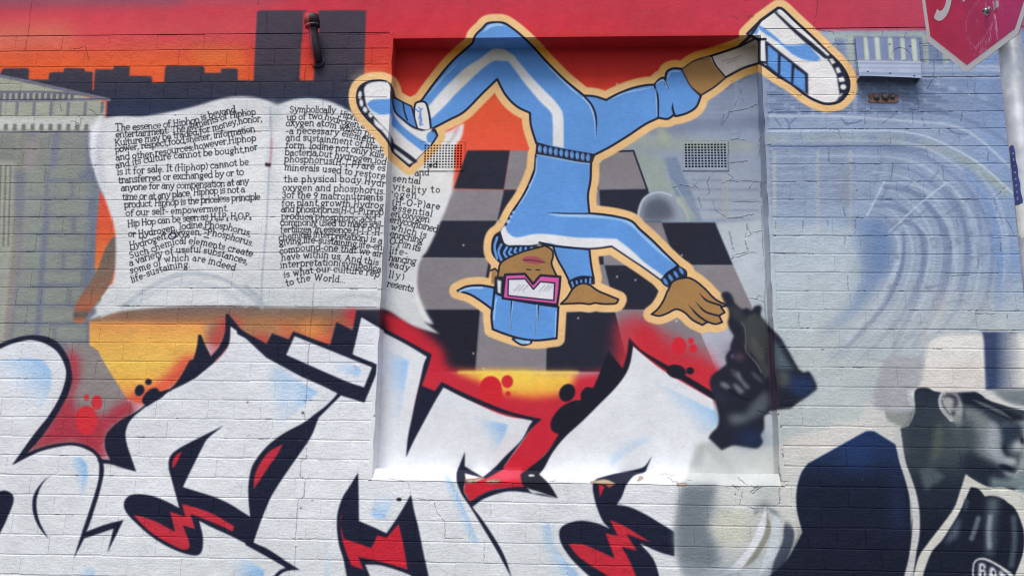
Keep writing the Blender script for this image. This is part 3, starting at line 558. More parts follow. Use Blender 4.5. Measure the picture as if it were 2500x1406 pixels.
def paint_text():
    for a in [
        ('T1', 'The essence of Hiphop is beyond', '65,445 440,432 720,410 1160,348 1320,285 1720,190'),
        ('T1', 'entertainment: The elements of Hiphop', '70,545 560,510 800,480 1010,460 1200,405 1500,315 1650,275 1995,225'),
        ('T1', 'Kulture may be traded for money,honor,', '60,660 450,610 700,580 1050,530 1240,490 1450,440 1750,360 2085,320'),
        ('T1', 'power, respect,food,shelter, information', '65,745 400,700 780,650 1050,610 1400,555 1985,460'),
        ('T1', 'and other resources;however,Hiphop', '70,855 560,805 1150,710 1640,625 2000,590'),
        ('T1', 'and its culture cannot be bought,nor', '70,965 400,905 830,835 1240,800 1820,745 2025,700'),
        ('T1', 'is it for sale. It (Hiphop) cannot be', '90,1055 450,1030 720,1010 1300,975 1900,910'),
        ('T1', 'transferred or exchanged by or to', '105,1170 720,1125 1410,1090 1830,1050'),
        ('T1', 'anyone for any compensation at any', '145,1275 650,1245 1100,1235 1560,1210 1900,1175'),
        ('T1', 'time or at any place. Hiphop is not a', '160,1395 640,1380 1150,1335 1560,1305 1845,1290'),
        ('T2', 'product. Hiphop is the priceless principle', '190,210 600,190 930,172 1210,150 1620,125 2055,100'),
        ('T2', 'of our self- empowerment.', '205,325 720,300 1620,255'),
        ('T2', 'Hip Hop can be seen as', '235,475 600,435 940,405 1340,372'),
        ('T2', 'H2I1P2 H2O1P2', '1375,378 1600,372 1935,360'),
        ('T2', 'or Hydrogen, Iodine,Phosphorus,', '235,605 460,600 900,520 960,510 1290,485 1600,515 1920,605'),
        ('T2', 'Hydrogen, Oxygen, -Phosphorus.', '260,775 470,730 780,630 1260,580 1650,650 1955,740'),
        ('T2', 'Such chemical elements create', '260,905 490,845 780,745 970,705 1200,715 1500,775 1945,885'),
        ('T2', 'a variety of useful substances,', '260,1010 500,930 740,870 870,835 1210,825 1500,880 1880,985'),
        ('T2', 'some of which are indeed', '265,1115 590,1030 760,960 1060,935 1280,960 1710,1075'),
        ('T2', 'life-sustaining.', '290,1240 470,1170 730,1080 940,1035 1095,1030'),
        ('T3', 'Symbolically', '205,200 460,195 840,210'), ('T3', 'Hipho', '890,255 1030,285 1165,325'),
        ('T3', 'up of two hydrogen a', '170,305 650,290 950,370 1240,420'),
        ('T3', 'oxygen atom which pu', '150,385 640,385 860,425 1230,510 1360,560'),
        ('T3', '-a necessary element', '150,490 500,490 900,520 1380,620'),
        ('T3', 'and sustainment of life in', '150,580 600,595 1040,640 1390,710 1540,735'),
        ('T3', 'form. Iodine not only kills', '150,685 440,690 760,715 1110,750 1500,825'),
        ('T3', 'bacteria,but hydrogen,iod', '140,785 600,795 800,820 1320,885 1530,920'),
        ('T3', 'phosphorus(H-I-P) are es', '130,875 720,900 1080,950 1525,1000'),
        ('T3', 'minerals used to restore', '130,990 650,1010 1080,1055 1520,1110'),
        ('T3', 'the physical body.Hydr', '125,1155 820,1150 1100,1165 1525,1220'),
        ('T3', 'oxygen and phosphorus.', '105,1270 550,1270 1100,1290 1520,1320'),
        ('T4', '3of the 9 macronutrients', '100,75 570,82 1100,95 1490,115'),
        ('T4', 'for plant growth.Hydrog', '95,190 580,182 1080,200 1505,220'),
        ('T4', 'and phosphorus(H-O-P),prop', '90,268 600,275 900,285 1495,312'),
        ('T4', 'produce phosphoric acid,', '90,370 520,372 900,390 1415,412'),
        ('T4', 'commonly used to make soil-', '80,452 560,455 900,462 1495,490'),
        ('T4', 'fertilizer. In essence,H-I-P-H-', '80,550 540,548 1100,562 1485,592'),
        ('T4', 'chemical interpretation) is a', '60,660 480,612 860,640 1260,670 1475,710'),
        ('T4', 'giving,life-sustaining,life-en', '65,728 370,695 560,695 1000,735 1480,790'),
        ('T4', 'compound-one that we air', '70,850 300,815 560,795 1000,820 1480,885'),
        ('T4', 'have within us. And this', '90,935 450,900 750,905 1430,1000'),
        ('T4', 'interpretation(symbolica', '80,1040 450,1010 900,1010 1465,1090'),
        ('T4', 'is what our culture rep', '130,1170 500,1110 780,1090 1240,1130 1440,1165'),
        ('T4', 'to the World...', '160,1290 350,1240 550,1208 975,1240'),
        ('T3', 'and', '1925,1065 2125,1055'), ('T3', 'sential', '1615,1140 2005,1180'), ('T3', 'vitality to', '1610,1255 1950,1300 2290,1292'),
        ('T4', "'ogen,", '1600,60 1990,90'), ('T4', '(H-O-P)are', '1610,175 2030,200 2275,235'), ('T4', 'essential', '1610,250 2165,330'), ('T4', 'en,oxygen', '1590,325 2130,410'),
        ('T4', 'erlycombined', '1580,405 1900,470 2235,550'), ('T4', 'which is', '1580,500 1900,585 2085,630'), ('T4', 'enriching', '1580,600 2035,700'), ('T4', 'O-P(in its', '1575,700 2000,810'),
        ('T4', 'life-', '1570,830 1830,868'), ('T4', 'hancing', '1565,930 1940,990'), ('T4', 'eady', '1565,1015 1850,1080'), ('T4', 'lly)', '1560,1165 1790,1195'), ('T4', 'resents', '1540,1285 1905,1365')]:
        text(*a)
    text('T3', 'ed', '2110,955 2245,950', 50)
    stroke('T2', '390,632! 465,615!', 1.2, NAVY); stroke('T2', '275,790! 335,780!', 1.2, NAVY); stroke('T2', '935,548! 1000,530!', 1.2, NAVY); stroke('T2', '1285,508! 1340,512!', 1.2, NAVY); stroke('T2', '1285,610! 1345,625!', 1.2, NAVY)
    line('T2', '800,590 840,555 890,570 895,610 850,640 805,625', 1.5, NAVY, .8)

def paint_dancer():
    leg = ('A3', '30,162 -30,170 -65,205 -115,255 -135,310! -280,440 -405,590 -500,720! -545,745! -520,830 -440,930! -305,860 -195,800 -75,680 40,568! 100,680 180,762 275,810! 282,900 320,1025! 430,1055 560,1080 735,1110! 850,1050 980,970 1100,890 1195,845! 1260,852 1308,820! 1320,832 1400,810 1465,765 1498,688! 1430,620 1390,550 1362,495! 1300,492 1255,515 1242,570! 1225,558 1195,575 1165,608! 1100,612 1000,635 900,675 820,717! 740,692 660,685! 520,570 400,450 300,340 220,262 150,205 90,168')
    calf = ('A3', '1365,500! 1450,440 1560,405! 1700,360 1800,322 1930,255! 1925,450! 1800,490 1675,555! 1590,625 1500,680! 1430,620 1390,550')
    shoeR = ('A4', '130,245! 225,150! 350,60! 385,70 480,160 600,270 700,370 800,470 852,560 855,640 820,702 770,735 700,745 640,730 560,690 450,605 350,545 270,485 215,450! 215,290!')
    shoeL = ('A2', '940,577 880,585 828,612 800,655 796,720 815,780 860,842 930,912 1000,990 1040,1055! 1060,1095 1172,1192! 1270,1090 1330,1030! 1368,970! 1350,930! 1300,938 1225,925! 1200,830 1185,762! 1130,740 1065,700! 1050,640 1030,600! 985,580')
    torso = ('B3', '318,-184! 450,-164 600,-134 712,-121! 708,0 690,110 700,238! 800,246 900,262 1000,292 1060,350 1150,430 1250,530 1335,610! 1215,715! 1100,632 1000,565 860,472! 750,487 600,490 440,470 340,455! 250,473 120,470! 75,445 60,400 70,360 100,320 150,225 215,130 268,28 310,-80!')
    arm2 = ('B3', '440,470! 700,495! 712,600 730,700! 640,700 560,730! 520,650 470,560')
    hand1 = ('B3', '495,885! 540,840 575,785 610,752 650,738 700,748 760,790 830,820 908,852! 890,880 830,885 780,883 740,878 700,886 640,880 580,882')
    hand2 = ('B3', '1262,790! 1300,722 1390,697 1450,715 1520,770 1600,850 1690,897! 1640,905! 1668,945! 1628,968! 1650,1015! 1600,1028 1545,1012! 1508,1035! 1440,1000 1380,945 1320,922 1260,950 1200,970 1145,958! 1190,920 1230,860 1255,800')
    cuff2 = ('B3', '1212,715! 1260,660 1335,612! 1390,650 1395,700! 1310,715 1268,765! 1235,745')
    face = ('B3', '50,655! 58,610 90,572 200,520 300,490 385,468! 432,500 440,545 430,600 468,690! 300,760 40,700!')
    cap = ('B3', '15,800! 140,850 335,885 478,905! 465,1130! 320,1145 200,1130 100,1100 8,1065! 0,960')
    brim = ('B2', '1515,790! 1580,760 1680,752 1780,768! 1765,925! 1680,862 1600,815')
    collar = ('B3', '60,370! 20,400 3,460 10,530 65,595! 90,560 200,520 340,475! 200,470 100,465')
    gog = ('B3', '98,675! 240,670! 297,742! 350,680! 492,690! 485,780 470,890! 300,872 80,845! 88,760')
    def halo(x, y):      # the coat inside the recess top is a stronger ochre
        k = np.clip((215 - y) / 90., 0, 1) * ((x > 962) & (x < 1850) & (y > 96)) ; k = k[..., None] * .8
        return TAN * (1 - k) + rgb(226, 158, 44) * k
    # tan halo
    for t, s in (leg, calf, shoeR, shoeL, torso, arm2, hand1, hand2, cuff2, face, cap, brim, collar, gog):
        P = pts(t, s); strokep(np.vstack([P, P[:1]]), 20.5, halo, 2.8); fillp(P, TAN, 1)
    fill('A2', '740,560! 800,520 900,505 1000,510! 900,560! 800,620!', rgb(228, 196, 150), 6, .3)
    fill('B3', '420,480! 500,700! 560,800! 490,860! 480,700!', TAN, 1.5)
    # warm ochre band along the upper left halo (second tan)
    stroke('A2', '1590,330 1450,480 1300,620 1190,740', 6, rgb(232, 178, 96), 5, .5)
    shape(*leg, BLUE, 2.6)
    # calf skin and sock
    shape(*calf, rgb(214, 208, 196), 2.6)
    fill('A3', '1366,500! 1450,442 1560,405! 1600,470 1675,555! 1590,622 1500,678! 1430,620 1390,550', SKIN)
    stroke('A3', '1575,408 1605,470 1675,555', 1.6, NAVY)
    for s_ in ('1650,440 1700,425', '1680,455 1760,425', '1720,520 1800,480', '1700,430 1780,400'): stroke('A3', s_, 1.3, rgb(150, 146, 140), 1.5, .7)
    fill('A3', '1760,345! 1920,280! 1920,380! 1860,400!', rgb(150, 138, 116), 14, .5)
    # white side stripe up the thigh and down the other
    fill('A2', '1305,770! 1420,640 1560,500 1680,420 1760,360 1800,352 1850,355! 1920,400! 1940,430! 1850,440 1780,440 1700,490 1560,620 1440,740 1330,850!', rgb(222, 216, 200), 1.2)
    fill('A2', '1310,765! 1420,640 1500,565! 1540,600! 1440,740 1325,850!', WHT, 2)
    fill('A3', '50,400! 160,400! 250,510 350,620 440,710 495,780 515,850 518,1062! 440,1045! 438,860 420,800 340,720 240,600 130,450!', vgrad([(130, rgb(216, 208, 188)), (190, WHT), (380, WHT)]), 1.2)
    # creases of the trousers
    stroke('A3', '660,688 720,760 748,850 750,970', 2.6, NAVY, taper='end'); stroke('A3', '655,700 705,760 735,850 745,1000', 2, LBLUE, 1.2, .8, 'end')
    stroke('A3', '1165,612 1190,700 1192,845', 2.2, NAVY); stroke('A3', '1242,570 1245,600 1268,638', 2.6, NAVY, taper='end'); stroke('A3', '1308,822 1296,780 1295,735', 2.6, NAVY, taper='end')
    stroke('A3', '380,450 520,590 650,705', 2, LBLUE, 1.2, .8, 'both'); stroke('A3', '835,720 960,665 1150,628', 1.8, LBLUE, 1, .7, 'both')
    stroke('A3', '1180,600 1210,578 1235,580 1255,625', 1.6, LBLUE, 1, .8); stroke('A3', '1262,550 1285,515 1340,512', 1.8, LBLUE, 1, .8); stroke('A3', '1175,640 1180,750 1185,830', 1.4, LBLUE, 1, .6)
    stroke('A2', '1700,230 1740,195 1800,178 1860,190', 3.5, LBLUE, 1.5, .85, 'both'); stroke('A2', '1290,700 1400,570 1520,450', 1.8, LBLUE, 1.2, .6, 'both')
    # waistband
    shape('A3', '325,1025! 430,1055 560,1080 738,1110! 715,1168! 600,1150 450,1120 320,1100!', NAVY, 1.5)
    for i in range(10):
        u = i / 9; x = 348 + 345 * u; y = 1068 + 62 * u; ell('A3', x, y, 13, 29, BLUE, -.05); stroke('A3', '%f,%f %f,%f' % (x - 12, y - 12, x - 10, y + 16), .8, LBLUE, .8, .8)
    # torso
    shape(*torso, BLUE, 2.6)
    stroke('A3', '325,1110 450,1130 600,1160 700,1172', 1.8, LBLUE, 1, .8); stroke('A3', '322,1130 312,1250 270,1330', 1.8, LBLUE, 1, .7)
    stroke('B3', '300,0 240,110 180,200', 2, LBLUE, 1, .7, 'both')
    for x, y, r in ((158, 232, 9), (140, 262, 10), (120, 298, 14)): ell('B3', x, y, r, r, LBLUE)
    fill('B3', '100,322! 118,375 180,410 300,388 400,387 600,410 750,415 895,420! 1000,500 1100,592 1240,692! 1214,712! 1100,628 1000,562 860,468! 750,483 600,486 480,468 400,452 250,470 120,468! 78,442 63,395 72,350', WHT, .8)
    stroke('B3', '395,232 550,240 700,240', 2, NAVY, taper='start')
    fill('B3', '400,243! 700,246! 900,275 1000,305 1060,370 1150,450 1300,590! 1330,615! 1200,520 1080,410 990,325 880,285 640,268 480,260', LBLUE, 1.2, .85)
    fill('B3', '640,268! 880,288 985,328 1075,412 1190,520 1310,620! 1290,640! 1100,480 900,340', BLUE, 3, .9)
    shape(*arm2, BLUE, 2.4)
    stroke('B3', '342,445 420,462 520,480 690,492', 2.2, NAVY)
    # cuffs
    shape('B3', '550,728! 600,700 660,688 732,695! 735,740! 640,745 572,778!', NAVY, 1.5)
    for i in range(5): stroke('B3', '%d,%d! %d,%d!' % (575 + i * 33, 728 - i * 6, 585 + i * 30, 760 - i * 6), 2.4, BLUE)
    shape(*cuff2, NAVY, 1.5)
    for i in range(4): ell('B3', 1245 + i * 38, 725 - i * 25, 12, 30, BLUE, -.55)
    # hands
    for h in (hand1, hand2): shape(*h, SKIN, 2.2)
    for s_ in ('1485,805 1540,860 1640,895', '1455,865 1530,940 1630,970', '1408,890 1470,960 1545,1015'): stroke('B3', s_, 2.2, NAVY, taper='start')
    # head
    shape(*collar, NAVY, 1.5)
    for s_ in ('40,410 22,480 40,560', '70,460 50,510 70,570', '110,480 90,520 110,555', '140,490 125,520 150,540', '175,488 165,510 190,528', '210,484 205,505 230,515', '245,484 245,498 265,506', '285,484 300,492'): stroke('B3', s_, 3, BLUE)
    shape(*face, SKIN, 2.2)
    fill('B3', '0,640! 25,630! 45,655! 20,740! 0,745!', SKIN); stroke('B3', '-5,645! 25,632! 48,655!', 2, NAVY)
    fill('B3', '218,570! 240,550 285,545 330,550 382,585! 340,600 290,600 250,590', rgb(166, 78, 92)); stroke('B3', '230,572 290,572 378,588', 1.5, rgb(96, 40, 60))
    stroke('B3', '252,638! 280,640!', 1.3, NAVY); stroke('B3', '318,640! 345,642!', 1.3, NAVY)
    fill('B3', '275,690! 345,685! 297,740!', SKIN)
    fill('B3', '25,690! 95,690! 90,850! 30,830! 20,760!', NAVY); fill('B3', '42,712! 72,722! 66,815! 46,806!', WHT)
    shape(*cap, BLUE, 2.6); shape(*brim, BLUE, 2.6)
    for s_ in ('145,860 140,990 133,1105', '335,890 325,1010 308,1140'): stroke('B3', s_, 1.8, NAVY, taper='end'); stroke('B3', s_.replace('145', '153').replace('335', '326'), 1.3, LBLUE, .9, .9, 'end')
    stroke('B3', '35,845 25,900 18,1000', 1.8, LBLUE, 1, .8); stroke('B2', '1530,795 1600,772 1690,770', 2.5, LBLUE, 1, .9); stroke('B3', '462,940 455,1120', 1.6, LBLUE, 1, .7)
    shape('B3', '150,1135! 180,1128 285,1148! 280,1165 230,1178 190,1165', rgb(140, 190, 225), 2.2); ell('B3', 262, 1160, 16, 12, LBLUE)
    shape(*gog, PINK, 2.8)
    shape('B3', '120,708! 240,705! 300,780! 350,725! 452,735! 446,860! 300,845 118,825!', rgb(218, 220, 226), 1.6)
    for x in (170, 200, 230, 350, 380, 405): stroke('B3', '%d,%d! %d,%d!' % (x - 5, 790, x + 30, 752), 2.2, rgb(178, 182, 190), 1.6, .8)
    # tag on the ankle with the small leaping-cat mark
    shape('A2', '1210,752 1240,730 1288,738 1312,820 1325,928! 1280,936 1225,922! 1205,840', rgb(226, 224, 224), 2.4)
    for s_ in ('1240,850 1250,790 1238,772', '1218,785 1240,800 1262,778', '1248,830 1258,860 1248,900', '1250,850 1246,890 1268,892', '1250,800 1252,840'): stroke('A2', s_, 1.7, rgb(110, 150, 205), .8)
    # left shoe
    shape(*shoeL, NAVY, 2.2)
    fill('A2', '850,680 850,630 885,598 960,585 1022,594! 1040,640 1040,720 1062,800 1110,852 1190,915 1262,940! 1338,922! 1310,985 1335,1030! 1220,1148! 1172,1108 1062,1030! 1045,985 1000,925 930,850 870,770', rgb(226, 225, 224), .8)
    fill('A2', '868,745! 915,716 1040,710! 1055,800! 1035,818 960,820 905,795', BLUE); stroke('A2', '905,795 960,822 1035,820', 1.5, LBLUE, 1)
    shape('A2', '1062,700! 1120,730 1185,762! 1205,835 1228,922! 1180,898 1120,850 1070,800 1050,720', rgb(84, 136, 202), 1.6)
    stroke('A2', '1125,735 1135,800 1155,860', 1.8, NAVY)
    fill('A2', '1040,780! 1090,870 1190,960 1320,1040! 1265,1085! 1150,995 1070,920 1045,900!', BLUE)
    ell('A2', 1330, 985, 36, 42, BLUE); stroke('A2', '1355,930! 1372,970! 1330,1035!', 2, NAVY)
    fill('A2', '1055,1030! 1232,1158! 1205,1172! 1055,1058!', NAVY); fill('A2', '1060,1060! 1200,1165! 1170,1178! 1062,1090!', rgb(214, 216, 220), .8)
    for x, y, rx, ry, ro in ((818, 682, 14, 28, .1), (828, 740, 14, 28, -.15), (855, 788, 16, 22, -.3), (893, 826, 15, 20, -.4)): ell('A2', x, y, rx, ry, rgb(222, 222, 224), ro)
    fill('A2', '915,848! 975,900 1035,965! 1042,1030! 985,950 925,895', rgb(222, 222, 224))
    # right shoe
    shape(*shoeR, rgb(226, 225, 224), 3.2)
    fill('A4', '320,90! 345,85! 450,190 600,310 730,410! 690,425! 560,320 430,200', NAVY)
    fill('A4', '340,92! 375,90! 470,175 600,285 722,395! 705,405! 590,300 440,175', rgb(224, 224, 222), .8)
    fill('A4', '200,175! 280,222 350,280 400,322 480,325 560,318! 610,370 660,425! 620,440 540,430 460,395 400,345 330,290 230,225', BLUE)
    fill('A4', '195,195! 215,215! 200,250! 160,245!', BLUE)
    fill('A4', '255,290! 280,305! 380,385 470,455 565,530! 568,680! 450,602 350,545 268,478!', NAVY)
    for s_ in ('278,325! 352,385! 350,530! 278,470!', '370,400! 450,460! 445,595! 366,540!', '468,485! 545,540! 548,662! 460,605!'): fill('A4', s_, BLUE)
    fill('A4', '222,295! 258,292! 258,440! 225,445!', rgb(222, 222, 220)); stroke('A4', '215,285! 260,282!', 3, NAVY); stroke('A4', '222,445! 262,450!', 3, NAVY)
    fill('A4', '700,420! 735,400 800,470 850,560 855,640 815,702 760,735! 790,690 780,600 770,540 740,480', NAVY)
    for s_ in ('715,425! 740,422! 765,450! 738,465!', '760,490! 785,482! 805,520! 775,530!', '780,560! 820,550! 832,585! 790,590!', '785,680! 812,668! 818,675! 790,700!'): fill('A4', s_, rgb(224, 224, 222))
    ell('A4', 818, 625, 22, 20, rgb(224, 224, 222)); stroke('A4', '75,330! 150,262! 225,150! 350,60!', 3.4, NAVY)

def paint_letters():
    S = rgb(150, 190, 232)
    # white bodies
    W = vgrad([(820, rgb(217, 220, 226)), (1150, rgb(221, 224, 227)), (1400, rgb(214, 218, 220))])
    fill('F', '-620,900! -40,870! 0,850 34,836 75,829 113,838 143,860 160,894 162,930 146,970 120,1015 82,1063 34,1133! 94,1103 150,1089 187,1088 221,1101 239,1119 262,1140! 330,1148! 318,1110 305,1060 310,1035 330,1010 380,975 440,940 500,905 540,870 560,840 562,795! 650,845 700,862! 720,820! 862,888! 883,775! 924,798! 1045,867! 1030,920 1000,1060 1075,940! 1220,1010 1310,1025! 1240,1140! 1300,1145! 1400,1030 1520,920 1546,845! 1620,905 1740,975! 1750,1050 1740,1090 1720,1150 1680,1200 1655,1280 1665,1340 1680,1406! 1700,1900! -620,1900!', W, .8)
    # red pockets seen between the letters
    fill('D3', '330,382! 270,440 210,520 150,600 75,700! 0,745! -170,790! -140,920! 0,845 100,828 225,825! 190,745! 240,705 300,650 370,590 440,482! 400,400', RED, 1)
    fill('D2', '1435,775! 1570,770! 1680,700! 1818,700! 1860,760! 1825,828 1700,830 1580,855 1465,920! 1425,850!', RED, 1)
    fill('D2', '1570,770! 1690,703! 1800,703! 1795,770! 1600,795!', rgb(214, 80, 100), 3, .7)
    # first letter
    fill('F', '-60,862! 0,839 51,822 96,819 136,832 164,867 174,901 176,930 165,965 142,1008 105,1062 67,1106! 105,1091 150,1082 187,1081 224,1093 247,1116 254,1140 252,1165 239,1217 217,1284 210,1298! 258,1280 302,1269! 262,1350! 278,1290! 206,1314! 180,1364! 202,1295 221,1239 239,1179 243,1142 239,1119 221,1101 187,1088 150,1089 94,1103 30,1135! 82,1063 120,1015 146,970 159,932 161,900 143,862 113,840 75,830 34,838 0,852 -60,880!', NAVY)
    fill('D1', '362,728! 280,790 225,870 213,950 228,1030 265,1100 320,1165! 270,1075 245,1000 240,910 262,835 300,778', NAVY)
    fill('D1', '-160,900! 0,852 50,852 85,880 88,925 60,1000 25,1080 -30,1180! -160,1180!', NAVY)
    # second letter
    fill('D1', '1240,0! 1300,-10! 1380,20! 1440,-20! 1400,10 1330,70 1230,140 1110,200 1010,260 930,320 870,370 835,420 820,480 830,550 860,640 890,725! 800,700 720,675 655,672! 640,645 720,648! 700,610 685,560 690,500 720,450 790,390 880,340 950,290 1035,215 1110,185 1170,120', NAVY)
    fill('D1', '930,270 940,230 980,190 1020,180 1045,205! 1110,185! 1060,240! 960,300!', NAVY)
    ell('D1', 912, 195, 30, 38, NAVY, .4); ell('D1', 970, 140, 22, 20, NAVY)
    fill('B1', '1615,965! 1635,960 1720,1060 1800,1130 1875,1180! 1875,1215! 1740,1110 1650,1045! 1640,1160 1600,1230 1540,1290 1500,1330! 1510,1260! 1570,1190 1610,1090', NAVY)
    fill('B1', '1420,1105! 1440,1110 1465,1170 1515,1270! 1540,1290! 1390,1420! 1290,1420! 1370,1310 1405,1210', NAVY)
    fill('D1', '1460,425! 1360,475 1250,530 1160,580 1110,630 1103,700 1120,770 1150,880 1172,962! 1090,920 1000,885 920,872 850,880 815,915 812,960 840,1010 900,1070 980,1140 1080,1205 1180,1250 1260,1270 1300,1265 1322,1230 1325,1150 1310,1080 1300,1045! 1400,1095 1500,1140 1620,1200! 1740,1270 1830,1325! 1840,1290! 1740,1225 1650,1190! 1670,1130 1700,1050 1760,900! 1650,800! 1628,900 1635,1020! 1580,985 1500,935 1400,890 1300,858 1195,825! 1230,750 1270,670 1320,570 1360,505', NAVY)
    fill('D1', '1190,590! 1150,620 1128,660 1128,705! 1150,675', RED)
    fill('D1', '870,1003! 950,1025 1040,1060 1145,1118! 1110,985! 1210,1018! 1190,935! 1300,965 1400,1005 1530,1080! 1520,1115! 1400,1060 1245,1000! 1275,1100! 1195,1075! 1238,1190 1232,1228! 1190,1232 1100,1190 1000,1130 920,1060', rgb(190, 46, 62))
    fill('D2', '675,178! 560,290 475,375! 440,470 400,540 330,640 240,770 160,900 100,1040 50,1187! 200,1270 355,1365! 290,1368 240,1385 200,1420! 170,1420! 220,1370 262,1352! 200,1312 0,1202! 0,1080! 35,1022! 20,900 20,800 40,700 80,630 150,550 250,475 380,405 460,345 520,300 580,240 630,175!', NAVY)
    fill('D2', '245,545! 160,590 100,660 60,750 52,840! 100,770 160,680 210,610', rgb(190, 44, 62))
    # stepped black shadow, crossbar and upright
    fill('B2', '-60,1060! 0,1090! 150,1170! 190,1095! 310,1140! 340,1082! 605,1180! 650,1015! 770,1075! 805,945! 950,1015! 1000,1065! 1160,1150 1330,1245! 1270,1450! 1300,1265! 1160,1180 985,1088! 940,1062! 830,980! 765,1245! 940,1318! 935,1385! 850,1590! 700,1545! 560,1475! 400,1405! 150,1270! 0,1130! -60,1100!', NAVY)
    fill('B2', '350,1115! 905,1338! 848,1482! 700,1430 290,1250!', rgb(220, 223, 230), .8)
    fill('B2', '828,982! 990,1075! 990,1330! 765,1245!', rgb(218, 221, 228), .8)
    fill('B2', '940,1320! 990,1330! 990,1460! 930,1460!', rgb(214, 218, 226), .8)
    # K-like stroke and gap
    fill('D2', '1214,-40! 1190,40! 1150,165! 1235,200! 1280,140! 1400,200 1560,270 1700,325 1818,358 1934,382! 1870,440 1810,520 1750,600 1680,700! 1680,708 1570,770! 1430,735! 1435,780 1425,850 1465,920! 1580,855 1700,830 1830,822! 1870,862 1940,872 2040,898! 1930,880 1830,860 1700,855 1560,900 1480,955! 1560,1060 1650,1200 1700,1300 1738,1420! 1640,1240 1550,1090 1470,960 1410,870 1380,790 1378,730! 1432,595! 1430,690! 1550,762! 1630,695! 1700,620 1800,520 1850,430 1874,394! 1700,350 1560,300 1420,240 1292,175! 1240,260 1180,370 1100,520 1047,632! 1060,500 1085,380 1110,260 1140,130 1165,20 1186,-22!', NAVY)
    # bottom M
    fill('D2', '735,730! 680,820 630,900 600,1000 597,1100 610,1200 640,1300 665,1430! 1200,1430! 1160,1250 1130,1100 1100,980 1080,873! 1030,960 980,1040 920,1127! 830,1085 740,1047! 738,900', NAVY)
    fill('D2', '630,985! 618,1050 640,1160! 820,1222! 860,1140! 920,1155! 1000,1065! 1030,1200 1058,1365! 950,1330 850,1305 735,1280! 770,1365! 690,1335! 640,1200 620,1080', RED)
    fill('D2', '780,1330! 880,1335 1000,1370 1080,1400! 1100,1450! 830,1450!', rgb(214, 216, 220))
    # last E
    fill('D3', '762,-63! 700,100 665,180! 620,175 585,215 585,260! 530,265 450,310 392,390 395,455 440,482! 370,590 300,660 240,705! 190,745! 215,820 330,862 435,898! 380,810 312,742! 345,700 400,600 480,500 600,390 700,290 800,190 870,100 905,20 926,-97! 899,-149! 885,-40 858,52!', BLK)
    ell('D3', 495, 211, 50, 60, BLK, .5)
    fill('D3', '899,-149! 985,-63 1150,33 1250,88 1458,213! 1462,262! 1250,132 1204,107 1004,-31 926,-97!', BLK)
    ell('D3', 1207, 72, 64, 44, BLK, .2); ell('D3', 1297, 68, 26, 23, BLK)
    fill('D3', '1050,620! 1000,690 930,715! 800,740 690,770! 665,800 665,860 690,960 730,1050 775,1097! 700,1065 600,1045 520,1055 460,1085 443,1130 460,1200 520,1290 600,1370 680,1440! 1105,1440! 1060,1300 970,1193! 1100,1250 1195,1277! 1200,1120! 1100,1060 1000,1000 900,955 818,940! 850,890 878,815! 930,752 1000,728 1020,690', NAVY)
    fill('D3', '700,805! 740,822! 708,892!', RED)
    fill('D3', '775,1040! 850,1070 920,1110 1040,1185! 960,1160 880,1130! 952,1240! 850,1215! 900,1300 955,1430! 800,1430! 720,1380 640,1330 560,1270 503,1195! 600,1200 700,1240 805,1290! 745,1125! 825,1143!', rgb(194, 42, 58))
    # airbrushed blue shading: crisp on the masked edge, fading away from it
    def fade(t, s, a, b, al=.85, so=1.6): fadeg(t, s, rgb(146, 190, 232), a, b, al, so)
    fade('F', '-60,892! -20,882 30,876 75,874 106,884 123,904 126,930 118,965 95,1005 80,1020! 60,1015! -60,980!', (122, 895), (44, 975), .95, 2.5)
    fade('D1', '470,636! 520,634 556,660 572,710 566,800 535,900 490,975! 470,900!', (572, 760), (482, 790), .95)
    fade('D1', '1818,40! 1750,90 1735,300 1720,490! 1840,480! 1900,100!', (1860, 200), (1720, 260), .35, 6)
    fade('D2', '180,55! 320,115 475,205! 385,285 270,385 150,495! 140,400! 170,200!', (475, 205), (170, 260), .95, 2)
    fade('D2', '540,-10! 700,30 754,62! 738,108! 620,75 520,50!', (755, 80), (560, 30), .9)
    fade('B2', '985,1215! 1085,1250 1172,1295! 1150,1406 1130,1500! 985,1500!', (1172, 1300), (975, 1350), .75)
    fade('D2', '875,20! 1058,0! 1040,160 1005,380 985,620! 870,640!', (1062, 100), (900, 130), .7)
    fade('D2', '1400,370! 1560,385 1706,418! 1690,480 1650,560 1600,640! 1450,560!', (1706, 418), (1540, 520), .85)
    fade('D2', '815,1015! 905,1035! 960,930 985,870! 900,840! 840,900!', (905, 1035), (900, 850), .95)
    fade('D2', '1280,740! 1330,760 1390,880 1440,990 1475,1080 1520,1190! 1460,1200! 1390,1080 1320,900', (1430, 960), (1360, 990), .85)
    fade('D2', '-60,1300! 40,1325 122,1382! 110,1430! -60,1440!', (122, 1390), (-40, 1330), .9)
    fade('D2', '500,1170! 520,1180 545,1430! 500,1430!', (545, 1380), (500, 1380), .5, 4)
    fade('D1', '1440,1215! 1600,1290 1725,1368! 1715,1440! 1560,1440!', (1725, 1372), (1510, 1290), .95)
    fade('D1', '500,1350! 600,1355 625,1400! 600,1440! 480,1440!', (620, 1400), (490, 1360), .7, 3)
    fade('D3', '1060,135! 1200,200 1320,262 1462,330! 1482,400 1450,440 1390,492! 1200,400!', (1440, 300), (1290, 440), .95)
    fade('D3', '780,690! 900,590 1060,510! 900,500! 780,600!', (860, 640), (800, 540), .55, 4)
    fade('D3', '-60,400! 0,408! 104,424! 80,500 10,620! -60,600!', (104, 424), (-20, 500), .8)
    fade('D3', '330,1080! 380,1060! 398,1160 440,1250 530,1350 600,1430! 400,1430! 330,1300!', (470, 1250), (350, 1310), .8)
